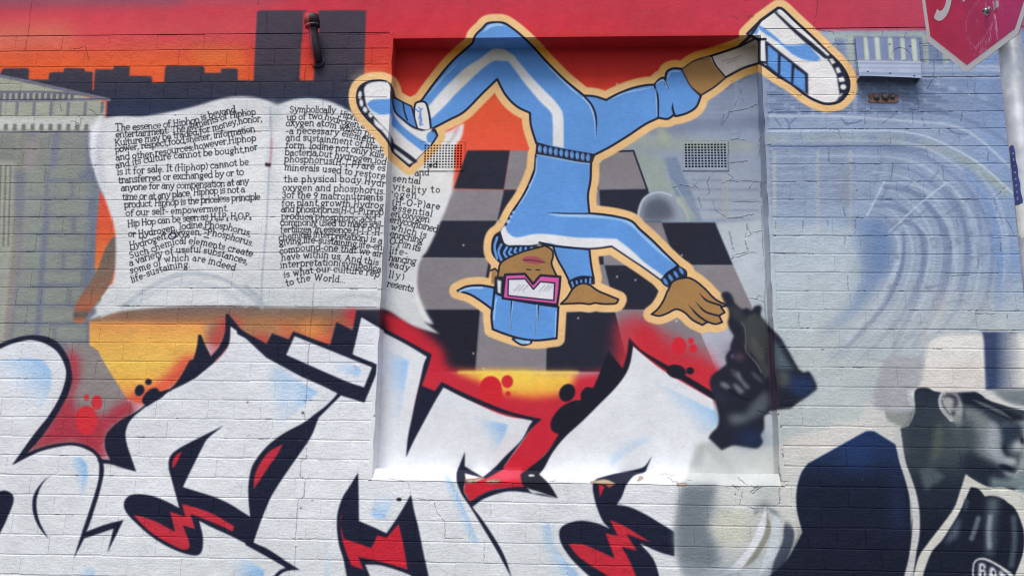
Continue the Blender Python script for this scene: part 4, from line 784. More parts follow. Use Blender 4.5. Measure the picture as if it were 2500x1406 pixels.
    fade('D2', '1260,330! 1300,250! 1420,300! 1300,330!', (1290, 250), (1300, 340), .12, 8)

def paint_right_figure():
    pale = rgb(208, 208, 202)
    # forearm / big pale sleeve under the gloved hand
    fill('D3', '1340,540! 1420,530 1560,560! 1750,560! 1900,560! 1980,800! 1980,1420! 1260,1420! 1215,1290 1195,1180 1200,1050 1240,820 1300,700', vgrad([(1080, rgb(200, 204, 202)), (1180, rgb(190, 195, 194)), (1300, rgb(180, 184, 180)), (1406, rgb(176, 182, 188))]), 3)
    fill('D3', '1290,700! 1340,560! 1400,545! 1370,700!', rgb(170, 176, 176), 5, .8)
    fill('D3', '1240,815! 1480,810! 1440,960! 1420,1080! 1470,1200! 1500,1330! 1300,1420! 1220,1300! 1195,1150!', rgb(104, 114, 124), 9, .88)
    fill('D3', '1500,980! 1620,960! 1700,1050! 1640,1200! 1500,1200! 1430,1090!', rgb(206, 206, 190), 10, .8)
    fill('D4', '60,980! 180,960 200,1100 120,1260 40,1330! 0,1200!', rgb(200, 202, 190), 16, .5)
    ell('D4', 215, 945, 55, 20, rgb(70, 76, 88), .1, 8, .9)
    for s_, w, c, a in (('235,960 220,1080 150,1230 60,1340 -60,1400', 11, rgb(220, 223, 228), .9), ('250,1000 250,1120 170,1270 90,1350', 7, rgb(124, 124, 112), .8), ('300,990 310,1100 280,1240 200,1390', 12, rgb(198, 206, 214), .8),
                       ('370,1010 390,1150 340,1290 270,1420', 13, rgb(48, 56, 74), .85), ('430,1050 470,1120 430,1250 380,1420', 9, rgb(150, 154, 140), .85), ('180,950 170,1000', 6, rgb(90, 96, 104), .6), ('250,960 330,1010 440,1075', 5, rgb(120, 126, 126), .8)):
        stroke('D4', s_, w, c, 4, a, 'both')
    stroke('D3', '1440,560 1500,640 1560,720 1570,830', 14, rgb(182, 187, 188), 9, .7); fill('D3', '1260,1300! 1400,1360! 1600,1330! 1640,1430! 1280,1430!', rgb(148, 156, 164), 9, .7)
    fill('D3', '1490,790! 1740,800! 1760,940! 1700,1000 1560,960 1480,900', rgb(214, 216, 212), 8, .6)
    # pale hood and shoulder
    fill('D4', '330,560! 470,500 640,440 860,380! 880,300 920,270! 1000,330 1120,430! 1100,540! 900,480! 520,670! 460,760! 440,900! 440,1000! 480,1110! 330,1040! 320,700!', rgb(204, 205, 200), 6, .9)
    fill('D4', '330,560! 420,500! 900,400! 1060,520! 900,475! 520,660! 450,640!', rgb(212, 208, 202), 8, .8)
    # jacket
    JK = vgrad([(1050, rgb(26, 48, 92)), (1100, rgb(28, 46, 84)), (1180, rgb(20, 29, 50)), (1300, rgb(20, 26, 46)), (1420, rgb(18, 24, 42))])
    fill('D4', '515,672! 700,570 860,480 905,460 950,462! 1090,550! 1180,850! 1200,1420! 250,1420! 330,1350 400,1270 480,1120! 445,980 442,850 470,740', JK, 1)
    ell('D4', 830, 640, 90, 60, rgb(38, 74, 130), 0, 20, .6); fill('D4', '1060,700! 1120,760! 1150,1100! 1080,1150!', rgb(36, 52, 92), 14, .6)
    fill('D4', '250,1420! 400,1270! 460,1180! 520,1300! 520,1420!', rgb(24, 30, 46), 10, .7)
    # cap
    capc = rgb(222, 219, 214)
    fill('B4', '1080,1420! 1130,1320 1220,1280 1390,1300! 1430,1150 1560,1100 1790,1095 1900,1100 2400,1120! 2400,1700! 1600,1620! 1100,1500!', capc, 3, .95)
    stroke('B4', '1080,1400 1130,1320 1220,1280 1390,1296 1430,1150 1560,1100 1790,1093', 4, rgb(184, 190, 192), 4, .6)
    fill('D4', '945,300! 960,150 1010,20 1070,-30 1275,-20! 1270,100 1240,180! 1175,200! 1190,330! 1150,430! 1040,380! 1020,330!', rgb(164, 166, 172), 3)
    fill('D4', '1020,330! 1120,340 1215,330! 1200,400 1170,432! 1120,425 1040,390', rgb(140, 146, 142), 2)
    stroke('D4', '1175,200 1180,260 1215,310 1200,390 1175,430', 5, rgb(190, 192, 194), 2, .8)
    fadeg('B4', '1788,1085! 1815,1100 1826,1200 1832,1406! 1835,1500! 2200,1500! 2150,1300! 2050,1085!', rgb(44, 60, 96), (1900, 1200), (2120, 1200), .95, 1.6)
    fill('D4', '1260,60! 1640,0! 1680,190! 1500,200! 1320,200! 1250,160!', rgb(208, 202, 194), 5, .6)
    fill('D4', '1700,190! 1925,185! 2400,200! 2400,330! 1925,310! 1800,270!', rgb(116, 126, 130), 5)
    # head: dark greys
    SK = vgrad([(955, rgb(32, 40, 56)), (1030, rgb(58, 67, 78)), (1100, rgb(66, 75, 82)), (1180, rgb(32, 41, 55)), (1300, rgb(20, 26, 44))])
    fill('D4', '1210,230! 1215,200 1240,180 1300,180 1370,205 1600,200 1640,210 1760,280 2400,350! 2400,400! 1925,420! 1925,560! 1900,700! 1850,760! 1925,800! 1800,900! 1925,1100! 1925,1420! 1150,1420! 1200,1000! 1120,440! 1170,432! 1215,340', SK, 1)
    G = 'G'
    fill(G, '200,260! 520,480! 600,700! 560,900! 300,1080! 100,1000! 60,700!', rgb(38, 50, 62), 9, .6)
    fill(G, '830,275! 1000,330 1130,400 1200,460 1290,560 1335,700 1325,820 1350,900 1440,950! 1400,1030 1250,1040 1080,980 960,860 900,640 850,440', rgb(120, 128, 132), 6, .88)
    fill(G, '860,300! 1000,360 1110,430 1180,520 1160,640 1060,640 960,520 880,400', rgb(126, 132, 132), 7, .6)
    fill(G, '1190,480 1260,520 1300,600 1325,720 1315,820 1360,920 1420,960! 1340,1040 1220,980 1140,880 1120,720', rgb(166, 173, 182), 7, .85)
    fill(G, '870,400! 960,520 1000,680 990,860 930,820 880,640', rgb(44, 54, 66), 8, .75)
    fill(G, '900,860! 1060,960 1250,1060 1300,1150 1400,1240! 1200,1330! 1000,1250! 860,1160! 780,1000!', rgb(28, 36, 52), 8, .85)
    fill(G, '1500,420! 1700,400! 1700,1400! 1520,1250! 1530,1040! 1560,980! 1600,860! 1640,700! 1560,560!', rgb(140, 148, 150), 4, .9)
    fill(G, '1330,560! 1400,510 1500,500 1570,530 1590,600 1560,680 1490,720 1430,770 1370,860! 1340,800 1350,700', rgb(36, 48, 66), 5, .92)
    fill(G, '1290,470 1400,505 1500,500 1590,470! 1570,520 1450,540 1360,540', rgb(92, 104, 112), 4, .8)
    fill(G, '1345,800! 1385,770 1400,850 1440,910 1520,945! 1480,965 1400,940 1355,885', rgb(26, 34, 50), 3, .95)
    ell(G, 1545, 815, 72, 82, rgb(178, 184, 184), .3, 5, .95); ell(G, 1475, 860, 40, 45, rgb(120, 128, 134), 0, 6, .6)
    fill(G, '1500,905! 1560,925 1620,890! 1640,960! 1540,970!', rgb(104, 114, 120), 4, .8)
    ell(G, 1604, 735, 22, 46, rgb(24, 22, 38), -.2, 2)
    fill(G, '1370,985! 1420,955 1510,962! 1535,1060! 1470,1062 1400,1045 1350,1030', rgb(176, 182, 184), 4, .92)
    fill(G, '1275,1055! 1350,1042 1420,1068 1482,1118! 1465,1146 1400,1128 1320,1092', rgb(22, 26, 42), 2)
    fill(G, '1345,1140! 1420,1150 1510,1165! 1500,1205 1440,1212 1380,1185', rgb(158, 166, 172), 3, .92)
    fill(G, '1180,1200! 1300,1235 1420,1230! 1520,1180! 1700,1150! 1700,1430! 1390,1345! 1170,1340!', rgb(118, 134, 138), 5, .92)
    fill(G, '800,100! 1000,90! 1060,140 1200,230 1330,300 1500,370 1600,390! 1650,460! 1500,470 1400,450 1250,390 1130,330 1000,280 830,240!', rgb(22, 28, 44), 3, .96)
    fill(G, '1060,330! 1180,380 1300,440 1420,500! 1330,500 1200,440', rgb(34, 42, 58), 5, .8)
    stroke(G, '950,190 1080,250 1200,300 1330,365 1460,440', 4.5, rgb(108, 112, 118), 3.5, .75, 'both')
    fill(G, '480,500! 560,520! 580,700! 550,870! 420,1030! 390,1030! 410,800!', rgb(92, 100, 90), 7, .75)
    fill(G, '640,470! 760,490! 840,620! 850,800! 800,900! 740,700! 680,600!', rgb(84, 92, 92), 8, .6)
    fill(G, '240,1110! 400,1080! 575,1200! 480,1290 400,1330 345,1410! 300,1330', rgb(80, 92, 98), 3.5, .9)
    # ear
    fill(G, '560,100 505,150 500,240 530,330 600,410 680,480 760,500! 800,440 820,300 790,200 740,110 650,92', rgb(150, 154, 156), 1.5)
    line(G, '575,110 515,160 512,245 540,330 600,400 670,455', 3, rgb(176, 178, 180), 1.5, .9)
    fill(G, '560,160 600,115 680,115 740,160 758,240! 720,300 690,290 700,230 690,190 640,170 590,180', rgb(52, 54, 68), 3)
    fill(G, '555,190! 620,160 690,210! 650,240 655,300 680,340! 640,380 580,310', rgb(160, 162, 160), 3)
    ell(G, 690, 375, 30, 34, rgb(40, 44, 52), 0, 3); stroke(G, '540,200 560,270 640,385', 1.6, rgb(70, 74, 84), 1.2, .7)
    fill(G, '700,430! 800,400! 830,520! 740,560!', rgb(120, 126, 128), 3.3, .7)
    # brim piping and collar piping
    fill('D4', '1600,198! 1680,196! 1760,250 1840,285 1925,298 2100,330! 2100,350! 1925,325 1820,300 1720,260', rgb(206, 206, 204), 1.2)
    fill('D4', '1370,205! 1500,208! 1640,200! 1620,185! 1400,192!', rgb(208, 204, 196), 1.5)
    fill('D4', '1085,520! 1110,430! 1130,540 1150,650 1190,760 1225,870 1245,990 1245,1130 1225,1250 1200,1420! 1140,1420! 1175,1280 1195,1120 1195,990 1175,870 1145,760 1110,650', rgb(196, 196, 194), 1)
    fill('D4', '1545,740! 1580,765 1640,800 1700,825 1790,825! 1925,870! 2100,1000! 2100,1400! 1860,1406! 1920,1250 1925,1120 1890,1010 1830,930 1760,890 1705,882! 1670,888! 1630,840 1580,825! 1550,900 1500,1000 1400,1160 1330,1240 1290,1330 1262,1420! 1200,1420! 1240,1280 1300,1190 1400,1060 1470,960 1510,850', rgb(206, 206, 198), 1)
    fill('D4', '1710,884! 1840,940 1890,1010 1925,1130 1915,1260 1860,1420! 1280,1420! 1320,1300 1350,1240 1420,1150 1500,1010 1560,870 1585,828! 1630,842 1670,890!', rgb(22, 28, 44), 1)
    Hh = 'H'
    fill(Hh, '2010,200! 2170,190! 2140,400 2110,600 2100,800 2060,1000! 1990,950 1985,700 2000,450', rgb(96, 108, 116), 7, .85)
    stroke(Hh, '2040,450 2020,650 2030,850', 6, rgb(150, 160, 166), 5, .7)
    fill(Hh, '1650,440! 1620,620 1600,720 1420,830! 1480,700 1560,550', rgb(96, 108, 122), 5, .8)
    stroke(Hh, '1880,470 1840,600 1790,740', 6, rgb(104, 114, 126), 5, .85); stroke(Hh, '2360,460 2370,800 2330,1100', 7, rgb(84, 98, 106), 6, .7); stroke(Hh, '1720,240 1700,330', 6, rgb(70, 80, 96), 5, .7)
    # medallion with bold outline lettering
    fill(Hh, '1810,1080! 1850,1030 1920,1005 2010,1020 2150,1090 2320,1200! 2420,1300! 2400,1420! 1810,1420! 1800,1200', rgb(200, 202, 200), 1.2)
    fill(Hh, '1830,1090! 1870,1045 1930,1035 2000,1050 2140,1120 2280,1230! 2400,1420! 1840,1420! 1822,1200', rgb(34, 38, 58), 1.2)
    for s_ in ('1890,1110 1900,1080 1960,1085 1990,1130! 1960,1170! 1990,1200 1980,1290! 1880,1290!', '2020,1290! 2040,1150 2080,1135 2120,1180 2150,1300! 2080,1300!', '2160,1180! 2200,1190 2250,1240 2270,1310! 2180,1310!'):
        fill(Hh, s_, rgb(204, 208, 210), 2)
    stroke(Hh, '1935,1125 1935,1150', 2.5, rgb(40, 44, 60), 1.5); stroke(Hh, '1940,1205 1940,1240', 2.5, rgb(40, 44, 60), 1.5); stroke(Hh, '2085,1190 2090,1220', 2.5, rgb(40, 44, 60), 1.5)

def paint_glove():
    # gloved hand with the dark microphone on the recess edge
    K = 'K'
    gl = rgb(30, 34, 48)
    fill(K, '372,190 380,168 420,162 450,190 480,250 520,290 560,283 600,300! 620,270 655,262 672,280 665,340 700,390 760,450 810,500 860,580 910,670 950,740! 985,762! 1025,755 1050,790 1082,860 1080,890! 1000,950 940,990 890,1030! 740,1045! 690,1090! 690,1180 665,1230 680,1280 640,1325 560,1318 470,1305 420,1320 375,1342! 330,1300 275,1250! 300,1210 345,1160 350,1080 320,960 300,900 285,830 310,775 360,740 410,700! 405,640 440,590! 440,560 465,490! 430,430 418,390! 430,330 425,290! 400,250', gl, 1.6)
    fill(K, '520,380! 610,320 650,340 710,400 720,560 700,660 740,760! 700,820! 620,650 548,590 550,480', rgb(66, 72, 72), 3.0, .9)
    fill(K, '430,250! 520,300 560,380 530,420 450,330', rgb(56, 60, 62), 3.6, .8)
    fill(K, '590,500! 640,530 680,600 690,680 610,610', rgb(96, 98, 96), 3.6, .6); stroke(K, '548,560 560,610 630,690 670,760', 1.8, rgb(104, 106, 110), 1.2, .8); stroke(K, '520,385 545,430 552,520 548,580', 1.6, rgb(98, 102, 106), 1.2, .7)
    fill(K, '715,470! 750,450 770,600 775,760 785,1030! 740,1030 735,850 715,700', rgb(84, 64, 84), 1.8, .8)
    fill(K, '760,520! 800,560 880,690 920,740! 780,740! 770,640', rgb(96, 112, 122), 4.8, .8)
    fill(K, '790,750! 870,760 890,860 800,865!', rgb(84, 90, 88), 5.4, .8); fill(K, '880,780! 1050,800! 1070,880! 960,950! 880,900!', rgb(34, 58, 104), 7.2, .7)
    fill(K, '600,540 750,540 720,700', rgb(54, 56, 60), 6.0, .3)
    ell(K, 505, 645, 38, 28, rgb(96, 92, 100), 0, 5, .9); ell(K, 455, 640, 12, 20, rgb(110, 112, 160), .1, 2, .9); ell(K, 490, 620, 110, 70, rgb(44, 26, 44), .2, 14, .4)
    kn = rgb(122, 127, 136)
    fill(K, '362,850 375,832 400,838 425,855 445,880! 420,886 388,876', kn, 3, .85); fill(K, '455,850! 480,845 520,880 545,905! 515,922 490,900 470,875', kn, 3, .9)
    fill(K, '475,770 492,752 512,775 530,815 560,850 582,872 570,886 545,870 515,830 490,805', kn, 3, .9); fill(K, '440,725! 470,745 490,790! 470,800 450,765', rgb(76, 80, 88), 3, .8)
    fill(K, '590,758 615,765 655,800 690,845! 660,830 620,795', rgb(110, 115, 124), 3, .8); fill(K, '300,850! 340,900 400,930! 420,1000! 360,980 320,930', rgb(40, 46, 64), 5, .7)
    stroke(K, '430,890 520,950 600,960 660,900', 3, rgb(14, 16, 28), 3, .7)
    fill(K, '600,990! 690,900 730,960 700,1050 560,1130 450,1140 440,1080 540,1070', rgb(92, 102, 110), 6.0, .8)
    ell(K, 480, 1110, 60, 30, rgb(120, 124, 128), 0, 9, .5); ell(K, 590, 1250, 100, 50, rgb(30, 52, 100), 0, 14, .8)
    stroke(K, '640,1045! 740,1070!', 1, BLK, .7, .7)

def jag(P, amp, n=10):
    out = [P[0]]
    for a, b in zip(P[:-1], P[1:]):
        for k in range(1, n + 1):
            q = a + (b - a) * k / n
            out.append(q + (rs.randn(2) * amp * .55 if k < n else 0))
    return np.array(out)

def crack(P, r=.8, col=rgb(58, 62, 78), a=.75, amp=1.6, gap=.0):
    Q = jag(np.array(P, float), amp, 5)
    for i in range(len(Q) - 1):
        if rs.rand() < gap: continue
        rr = r * rs.uniform(.3, 1.05)
        strokep(Q[i:i + 2], rr, col, .5, a)
        M, x0, y0 = capmask(Q[i:i + 2], rr + .4, .7); h, w = M.shape
        if 0 <= y0 < CH - h and 0 <= x0 < CW - w: REL[y0:y0 + h, x0:x0 + w] = np.maximum(REL[y0:y0 + h, x0:x0 + w], M)

def paint_wear():
    def c(t, s, r=.8, a=.75, amp=1.4, gap=0, col=rgb(50, 54, 70)):
        ox, oy, sc = T[t]; P = [tuple(float(v) for v in w.split(',')) for w in s.split()]
        crack([(ox + x / sc, oy + y / sc) for x, y in P], r * (.8 if t[0] in 'AB' else 1), col, a * (.6 if t in ('A3', 'B3', 'A4', 'B4') else 1), amp, gap)
    # cracks that the photograph shows
    for s in ('635,0 630,80 600,210', '600,215 640,218 700,225 745,235 765,270 762,315 700,355', '770,322 900,325', '1100,225 1095,270', '1270,240 1255,275', '1385,330 1460,335', '1380,445 1460,440 1560,435', '1465,440 1468,520 1460,550', '1380,555 1700,552 1930,545',
              '1470,560 1440,600 1410,650', '1490,340 1492,410', '880,665 930,680', '1080,665 1300,672', '1010,735 1015,790 975,800 970,890', '280,870 285,810 330,790 470,795', '880,790 970,800', '1290,785 1350,790', '1350,680 1355,790', '1310,790 1318,890', '1660,870 1670,800 1790,800',
              '0,800 110,780 200,745', '0,1000 60,990 110,1000', '0,1170 60,1165 140,1155', '210,300 215,450', '215,800 205,930', '235,930 215,1040 215,1120', '240,1050 300,1035', '720,1055 715,1160', '1065,1080 1085,1170', '1150,920 1155,1030', '1410,1070 1430,1150', '860,1165 900,1170',
              '1170,1170 1165,1290', '0,1290 60,1300', '90,1290 215,1300', '225,1300 225,1406', '240,1310 270,1290', '780,930 800,1000', '1500,910 1510,1000', '1760,600 1755,670', '1860,1080 1850,1150', '1530,1190 1535,1290 1570,1300', '560,1300 630,1310', '370,1300 480,1305', '1280,785 1320,790'):
        c('A4', s, .85, .8, 1.4, .12)
    for s in ('230,0 235,300 245,540', '130,300 115,430 135,510', '0,370 20,450 25,510', '20,560 60,520 130,515 240,512', '120,310 150,375 230,360', '255,560 265,700 250,860 268,1020', '140,840 200,845 250,865', '190,850 210,820 230,830', '270,400 310,395', '460,405 520,395 530,300', '860,400 885,405', '280,520 480,525', '330,300 335,370', '700,280 710,330', '900,285 900,390',
              '830,410 825,470', '1630,280 1640,340', '1590,440 1585,520', '1940,430 1945,515', '1700,410 2060,410', '1980,280 2010,330 2040,400', '1590,690 1660,680 1740,685', '1900,130 1980,50', '1900,140 1915,240', '1200,665 1225,690', '1780,560 1785,640', '850,690 855,790', '500,950 500,1050', '1990,960 1995,1005', '1760,955 1900,960',
              '2010,1095 2055,1098', '660,1210 680,1215', '820,200 830,260', '0,268 80,262 175,240', '60,150 225,150', '140,60 160,30'):
        c('B4', s, .85, .8, 1.4, .12)
    for s in ('1700,780 1690,830 1650,890', '1780,640 1800,720', '1750,720 1740,760', '1720,800 1875,760', '1660,820 1645,890', '1600,1005 1700,1003 1760,990', '1690,1005 1695,1225', '1500,1228 1690,1228', '1700,1170 1830,1155', '1640,1310 1700,1290 1730,1270 1690,1240', '1290,1340 1350,1320 1440,1340 1470,1300', '1560,1260 1540,1300 1560,1370 1530,1406', '1440,1100 1560,1100', '1380,445 1460,440 1520,410', '1480,430 1560,425', '1710,578 1760,580'):
        c('A3', s, .8, .7, 1.5, .1)
    for s in ('1590,140 1600,210 1680,265 1800,270', '1730,150 1875,150', '1690,270 1790,262 1875,240', '1700,360 1715,430 1740,510', '1815,430 1835,510 1730,530 1715,560', '1735,550 1875,512', '1830,400 1875,370', '1480,120 1500,190', '1440,20 1480,60'):
        c('B3', s, .8, .7, 1.5, .1)
    # long hairline crack down the left pier and others on the white
    for s in ('410,0 400,150 385,350 400,530 395,640 360,660 355,760 390,775 380,890 345,910 330,1060 325,1250 318,1406',): c('D2', s, .7, .75, 1.3, .1, rgb(70, 72, 80))
    for s in ('488,740 480,900 465,1050 445,1250 440,1406', '20,150 35,160'): c('B2', s, .7, .7, 1.1, .12, rgb(60, 60, 66))
    for s in ('930,770 1060,790 1075,870', '1085,900 1230,910 1250,1000 1300,1050 1300,1160 1450,1165 1560,1180 1560,1290', '1600,940 1600,1030', '470,650 630,655', '0,495 30,490'): c('D2', s, .6, .6, 1.2, .25, rgb(86, 88, 92))
    for s in ('230,0 215,100 210,190 180,370', '1840,0 1850,40', '640,440 610,340 500,360'): c('A1', s, .8, .7, 1.2, .05, rgb(96, 36, 46))
    for s in ('555,715 545,900 540,1060', '420,600 430,450', '150,90 148,240', '1060,245 800,255 650,250'): c('A2', s, .7, .65, 1, .12, rgb(38, 30, 42))
    for s in ('250,840 240,900', '430,740 440,800', '560,830 580,870 570,930', '500,870 560,880', '620,770 700,830', '590,850 570,900'): c('A1', s, .6, .7, 1.4, .15)
    for s in ('325,345 320,360', '340,420 335,440', '345,580 350,630', '320,690 350,790', '160,830 210,820', '60,760 120,820', '20,810 60,840', '340,790 390,790', '330,830 330,930 290,950', '110,955 165,968', '215,820 150,870'): c('D4', s, .7, .75, 2, .1)
    for s in ('1560,820 1620,830 1590,880', '1690,860 1740,815', '1660,810 1750,830', '1150,760 1180,790 1340,780', '1100,740 1200,745', '1640,860 1620,940', '380,790 415,785'): c('D3', s, .7, .7, 2, .15)
    # scuffed flecks along the courses (peeled paint specks)
    rw = [(-.086 * i) for i in range(30)]
    for n_, (xa, xb, ya, yb, cc) in enumerate(((0, 250, 290, 700, rgb(52, 52, 60)), (1860, 2480, 90, 620, rgb(46, 52, 70)), (1860, 2480, 600, 900, rgb(60, 64, 76)), (0, 900, 880, 1400, rgb(90, 92, 98)), (250, 930, 280, 780, rgb(90, 90, 96)))):
        for k in range(70):
            x = rs.uniform(xa, xb)
            i = rs.randint(0, 31); y = COURSE_Y(i, x)
            if not (ya < y < yb): continue
            crack([(x, y), (x + rs.uniform(4, 26), y + rs.uniform(-1, 1))], .8, cc, .75, .9, .35)
    for k in range(900):
        x, y = rs.uniform(-300, 2800), rs.uniform(-50, 1600); r = rs.uniform(.4, 1.2) * (1.8 if rs.rand() < .05 else 1)
        dark = rs.rand() < .6
        ell('F', x, y, r, r * rs.uniform(.6, 1.3), rgb(70, 70, 80) if dark else rgb(214, 214, 214), 0, .6, .55 if dark else .35)
    for k in range(5):
        x, y = ((300, 1120), (915, 1015), (735, 1240), (975, 1220), (605, 982))[k]; ell('F', x, y, 2.2, 1.8, rgb(40, 42, 52))
    ell('D2', 1002, 906, 18, 11, rgb(28, 30, 38), 0, .7)
    ell('F', 763, 1222, 1.5, 1.5, NAVY); ell('F', 740, 1008, 3, 3, NAVY)
    for xa, xb, ya, yb in ((1027, 1136, 345, 419), (1666, 1779, 344, 418)):
        crack([(xa, ya), (xb, ya)], .7, rgb(60, 60, 66), .6, .5, .1); crack([(xb, ya), (xb, yb)], .7, rgb(60, 60, 66), .5, .5, .15); crack([(xa, yb), (xb, yb)], .6, rgb(90, 90, 94), .45, .5, .25)
    # white chips in the recess, burst blisters on the beam
    for x, y in ((1507, 676), (1665, 624), (1652, 784), (1412, 777), (1466, 395), (1507, 206), (1132, 599), (1156, 863), (1181, 900), (1552, 684)): ell('F', x, y, 2.0, 2.6, rgb(222, 222, 216), .3, .6)
    for t, x, y, w in (('A3', 835, 258, 14), ('A3', 990, 258, 12), ('A3', 1750, 130, 26), ('A3', 1855, 120, 24), ('A3', 1810, 5, 16), ('A3', 1150, 88, 26)):
        for k in range(7):
            u = (x + rs.uniform(-w, w), y + rs.uniform(-w * .35, w * .35)); ell(t, u[0], u[1], rs.uniform(2, w * .32), rs.uniform(1.5, w * .16), rgb(84, 40, 44) if rs.rand() < .75 else rgb(190, 60, 60), rs.uniform(-.6, .6), .6, .9)
    # bare render where the sill edge has broken away
    for t, s in (('D2', '1440,785! 1480,775 1560,762 1510,790 1440,798'), ('D2', '1575,780! 1655,778 1650,795 1570,795'), ('D3', '650,790! 740,775 805,800 790,808 660,798'), ('D3', '970,755! 990,765 955,785'), ('D3', '1210,800! 1270,800 1265,815 1215,815'), ('D3', '0,775! 50,785 45,795 0,795'), ('D3', '-160,775! -120,778 -130,800 -160,795')):
        fill(t, s, rgb(176, 160, 134), .8); line(t, s, .9, rgb(110, 90, 78), .6, .7)
    fill('D3', '735,800! 795,808 770,828', rgb(164, 92, 74))
    ell('D3', 262, 750, 22, 7, rgb(226, 224, 222)); ell('B3', 405, 788, 8, 5, rgb(220, 220, 220))

def paint_all():
    paint_background(); paint_tunnel(); paint_recess(); paint_book(); paint_text()
    paint_letters(); paint_right_figure(); paint_dancer(); paint_glove()
    paint_wear()
    # uneven coats: slow blotches and fine grain (paint, not light)
    a = noise2(CH, CW, 140, 1) - .5; b = noise2(CH, CW, 36, 2) - .5; c = noise2(CH, CW, 9, 3) - .5; d = noise2(CH, CW, 3, 4) - .5
    v = 1 + .05 * a + .045 * b + .03 * c + .03 * d
    CAN[...] = np.clip(CAN * v[..., None], 0, 1)
# ------------------------------------------------------------------ paint -> image in metres on the wall
paint_all()
IX0, IX1, IZ0, IZ1, IR = -3.4, 4.9, 0.0, TOPZ + .55, .0021
def wall_texture(src, name, color):
    nx, nz = int((IX1 - IX0) / IR), int((IZ1 - IZ0) / IR)
    out = np.ones((nz, nx, 4), np.float32)
    xs = IX0 + (np.arange(nx) + .5) * (IX1 - IX0) / nx
    for j in range(nz):
        z = IZ0 + (j + .5) * (IZ1 - IZ0) / nz
        P = np.stack([xs, np.zeros(nx), np.full(nx, z)], -1); q = proj(P)
        u = np.clip(q[:, 0] - MX0, 0, CW - 2); v = np.clip(q[:, 1] - MY0, 0, CH - 2)
        ui = u.astype(int); vi = v.astype(int); fu = (u - ui); fv = (v - vi)
        if src.ndim == 3: fu = fu[:, None]; fv = fv[:, None]
        s = (src[vi, ui] * (1 - fu) + src[vi, ui + 1] * fu) * (1 - fv) + (src[vi + 1, ui] * (1 - fu) + src[vi + 1, ui + 1] * fu) * fv
        out[j, :, :3] = s if src.ndim == 3 else s[:, None]
    im = bpy.data.images.new(name, nx, nz); im.colorspace_settings.name = 'sRGB' if color else 'Non-Color'
    im.pixels.foreach_set(out.ravel()); im.update(); im.pack(); return im
IMG = wall_texture(CAN, 'mural_paint', True)
IMR = wall_texture(REL, 'mural_relief', False)

# ------------------------------------------------------------------ materials
def newmat(name, rough=.6, col=(.5, .5, .5), metal=0.0):
    m = bpy.data.materials.new(name); m.use_nodes = True; nt = m.node_tree; b = nt.nodes['Principled BSDF']
    b.inputs['Roughness'].default_value = rough; b.inputs['Base Color'].default_value = (*col, 1); b.inputs['Metallic'].default_value = metal
    return m, nt, b
def N(nt, t, **k):
    n = nt.nodes.new(t)
    for a, v in k.items(): setattr(n, a, v)
    return n
def mth(nt, op, a, b=None, c=None):
    n = N(nt, 'ShaderNodeMath', operation=op)
    for i, v in enumerate((a, b, c)):
        if v is None: continue
        if hasattr(v, 'links'): nt.links.new(v, n.inputs[i])
        else: n.inputs[i].default_value = v
    return n.outputs[0]

def mural_mat(name, use_uv, rough=.68, stucco=1.0):
    m, nt, b = newmat(name, rough)
    geo = N(nt, 'ShaderNodeNewGeometry')
    if use_uv:
        u = N(nt, 'ShaderNodeUVMap', uv_map='mural').outputs[0]
    else:
        sp = N(nt, 'ShaderNodeSeparateXYZ'); nt.links.new(geo.outputs['Position'], sp.inputs[0]); cb = N(nt, 'ShaderNodeCombineXYZ')
        nt.links.new(mth(nt, 'MULTIPLY_ADD', sp.outputs[0], 1 / (IX1 - IX0), -IX0 / (IX1 - IX0)), cb.inputs[0])
        nt.links.new(mth(nt, 'MULTIPLY_ADD', sp.outputs[2], 1 / (IZ1 - IZ0), -IZ0 / (IZ1 - IZ0)), cb.inputs[1]); u = cb.outputs[0]
    t = N(nt, 'ShaderNodeTexImage', image=IMG, extension='EXTEND', interpolation='Cubic'); nt.links.new(u, t.inputs[0])
    r = N(nt, 'ShaderNodeTexImage', image=IMR, extension='EXTEND'); nt.links.new(u, r.inputs[0])
    nt.links.new(t.outputs[0], b.inputs['Base Color'])
    def noise(scale, det, rgh=.6):
        n = N(nt, 'ShaderNodeTexNoise'); n.inputs['Scale'].default_value = scale; n.inputs['Detail'].default_value = det; n.inputs['Roughness'].default_value = rgh
        nt.links.new(geo.outputs['Position'], n.inputs['Vector']); return n.outputs[0]
    a = noise(70, 5); c = noise(16, 4); f = noise(260, 2)
    # brushed-on paint: long horizontal drags
    mp = N(nt, 'ShaderNodeMapping'); mp.inputs['Scale'].default_value = (14, 1, 190); nt.links.new(geo.outputs['Position'], mp.inputs[0])
    dn = N(nt, 'ShaderNodeTexNoise'); dn.inputs['Scale'].default_value = 1; dn.inputs['Detail'].default_value = 3; nt.links.new(mp.outputs[0], dn.inputs[0])
    h = mth(nt, 'ADD', mth(nt, 'MULTIPLY', a, .0016 * stucco), mth(nt, 'MULTIPLY', c, .0036 * stucco))
    h = mth(nt, 'ADD', h, mth(nt, 'MULTIPLY', f, .0005 * stucco)); h = mth(nt, 'ADD', h, mth(nt, 'MULTIPLY', dn.outputs[0], .0007 * stucco))
    h = mth(nt, 'SUBTRACT', h, mth(nt, 'MULTIPLY', r.outputs[0], .002))
    bp = N(nt, 'ShaderNodeBump'); bp.inputs['Strength'].default_value = 1.0; bp.inputs['Distance'].default_value = 1.0
    nt.links.new(h, bp.inputs['Height']); nt.links.new(bp.outputs[0], b.inputs['Normal'])
    rr = mth(nt, 'MULTIPLY_ADD', c, .35, rough - .17); nt.links.new(rr, b.inputs['Roughness'])
    b.inputs['Specular IOR Level'].default_value = .16
    return m
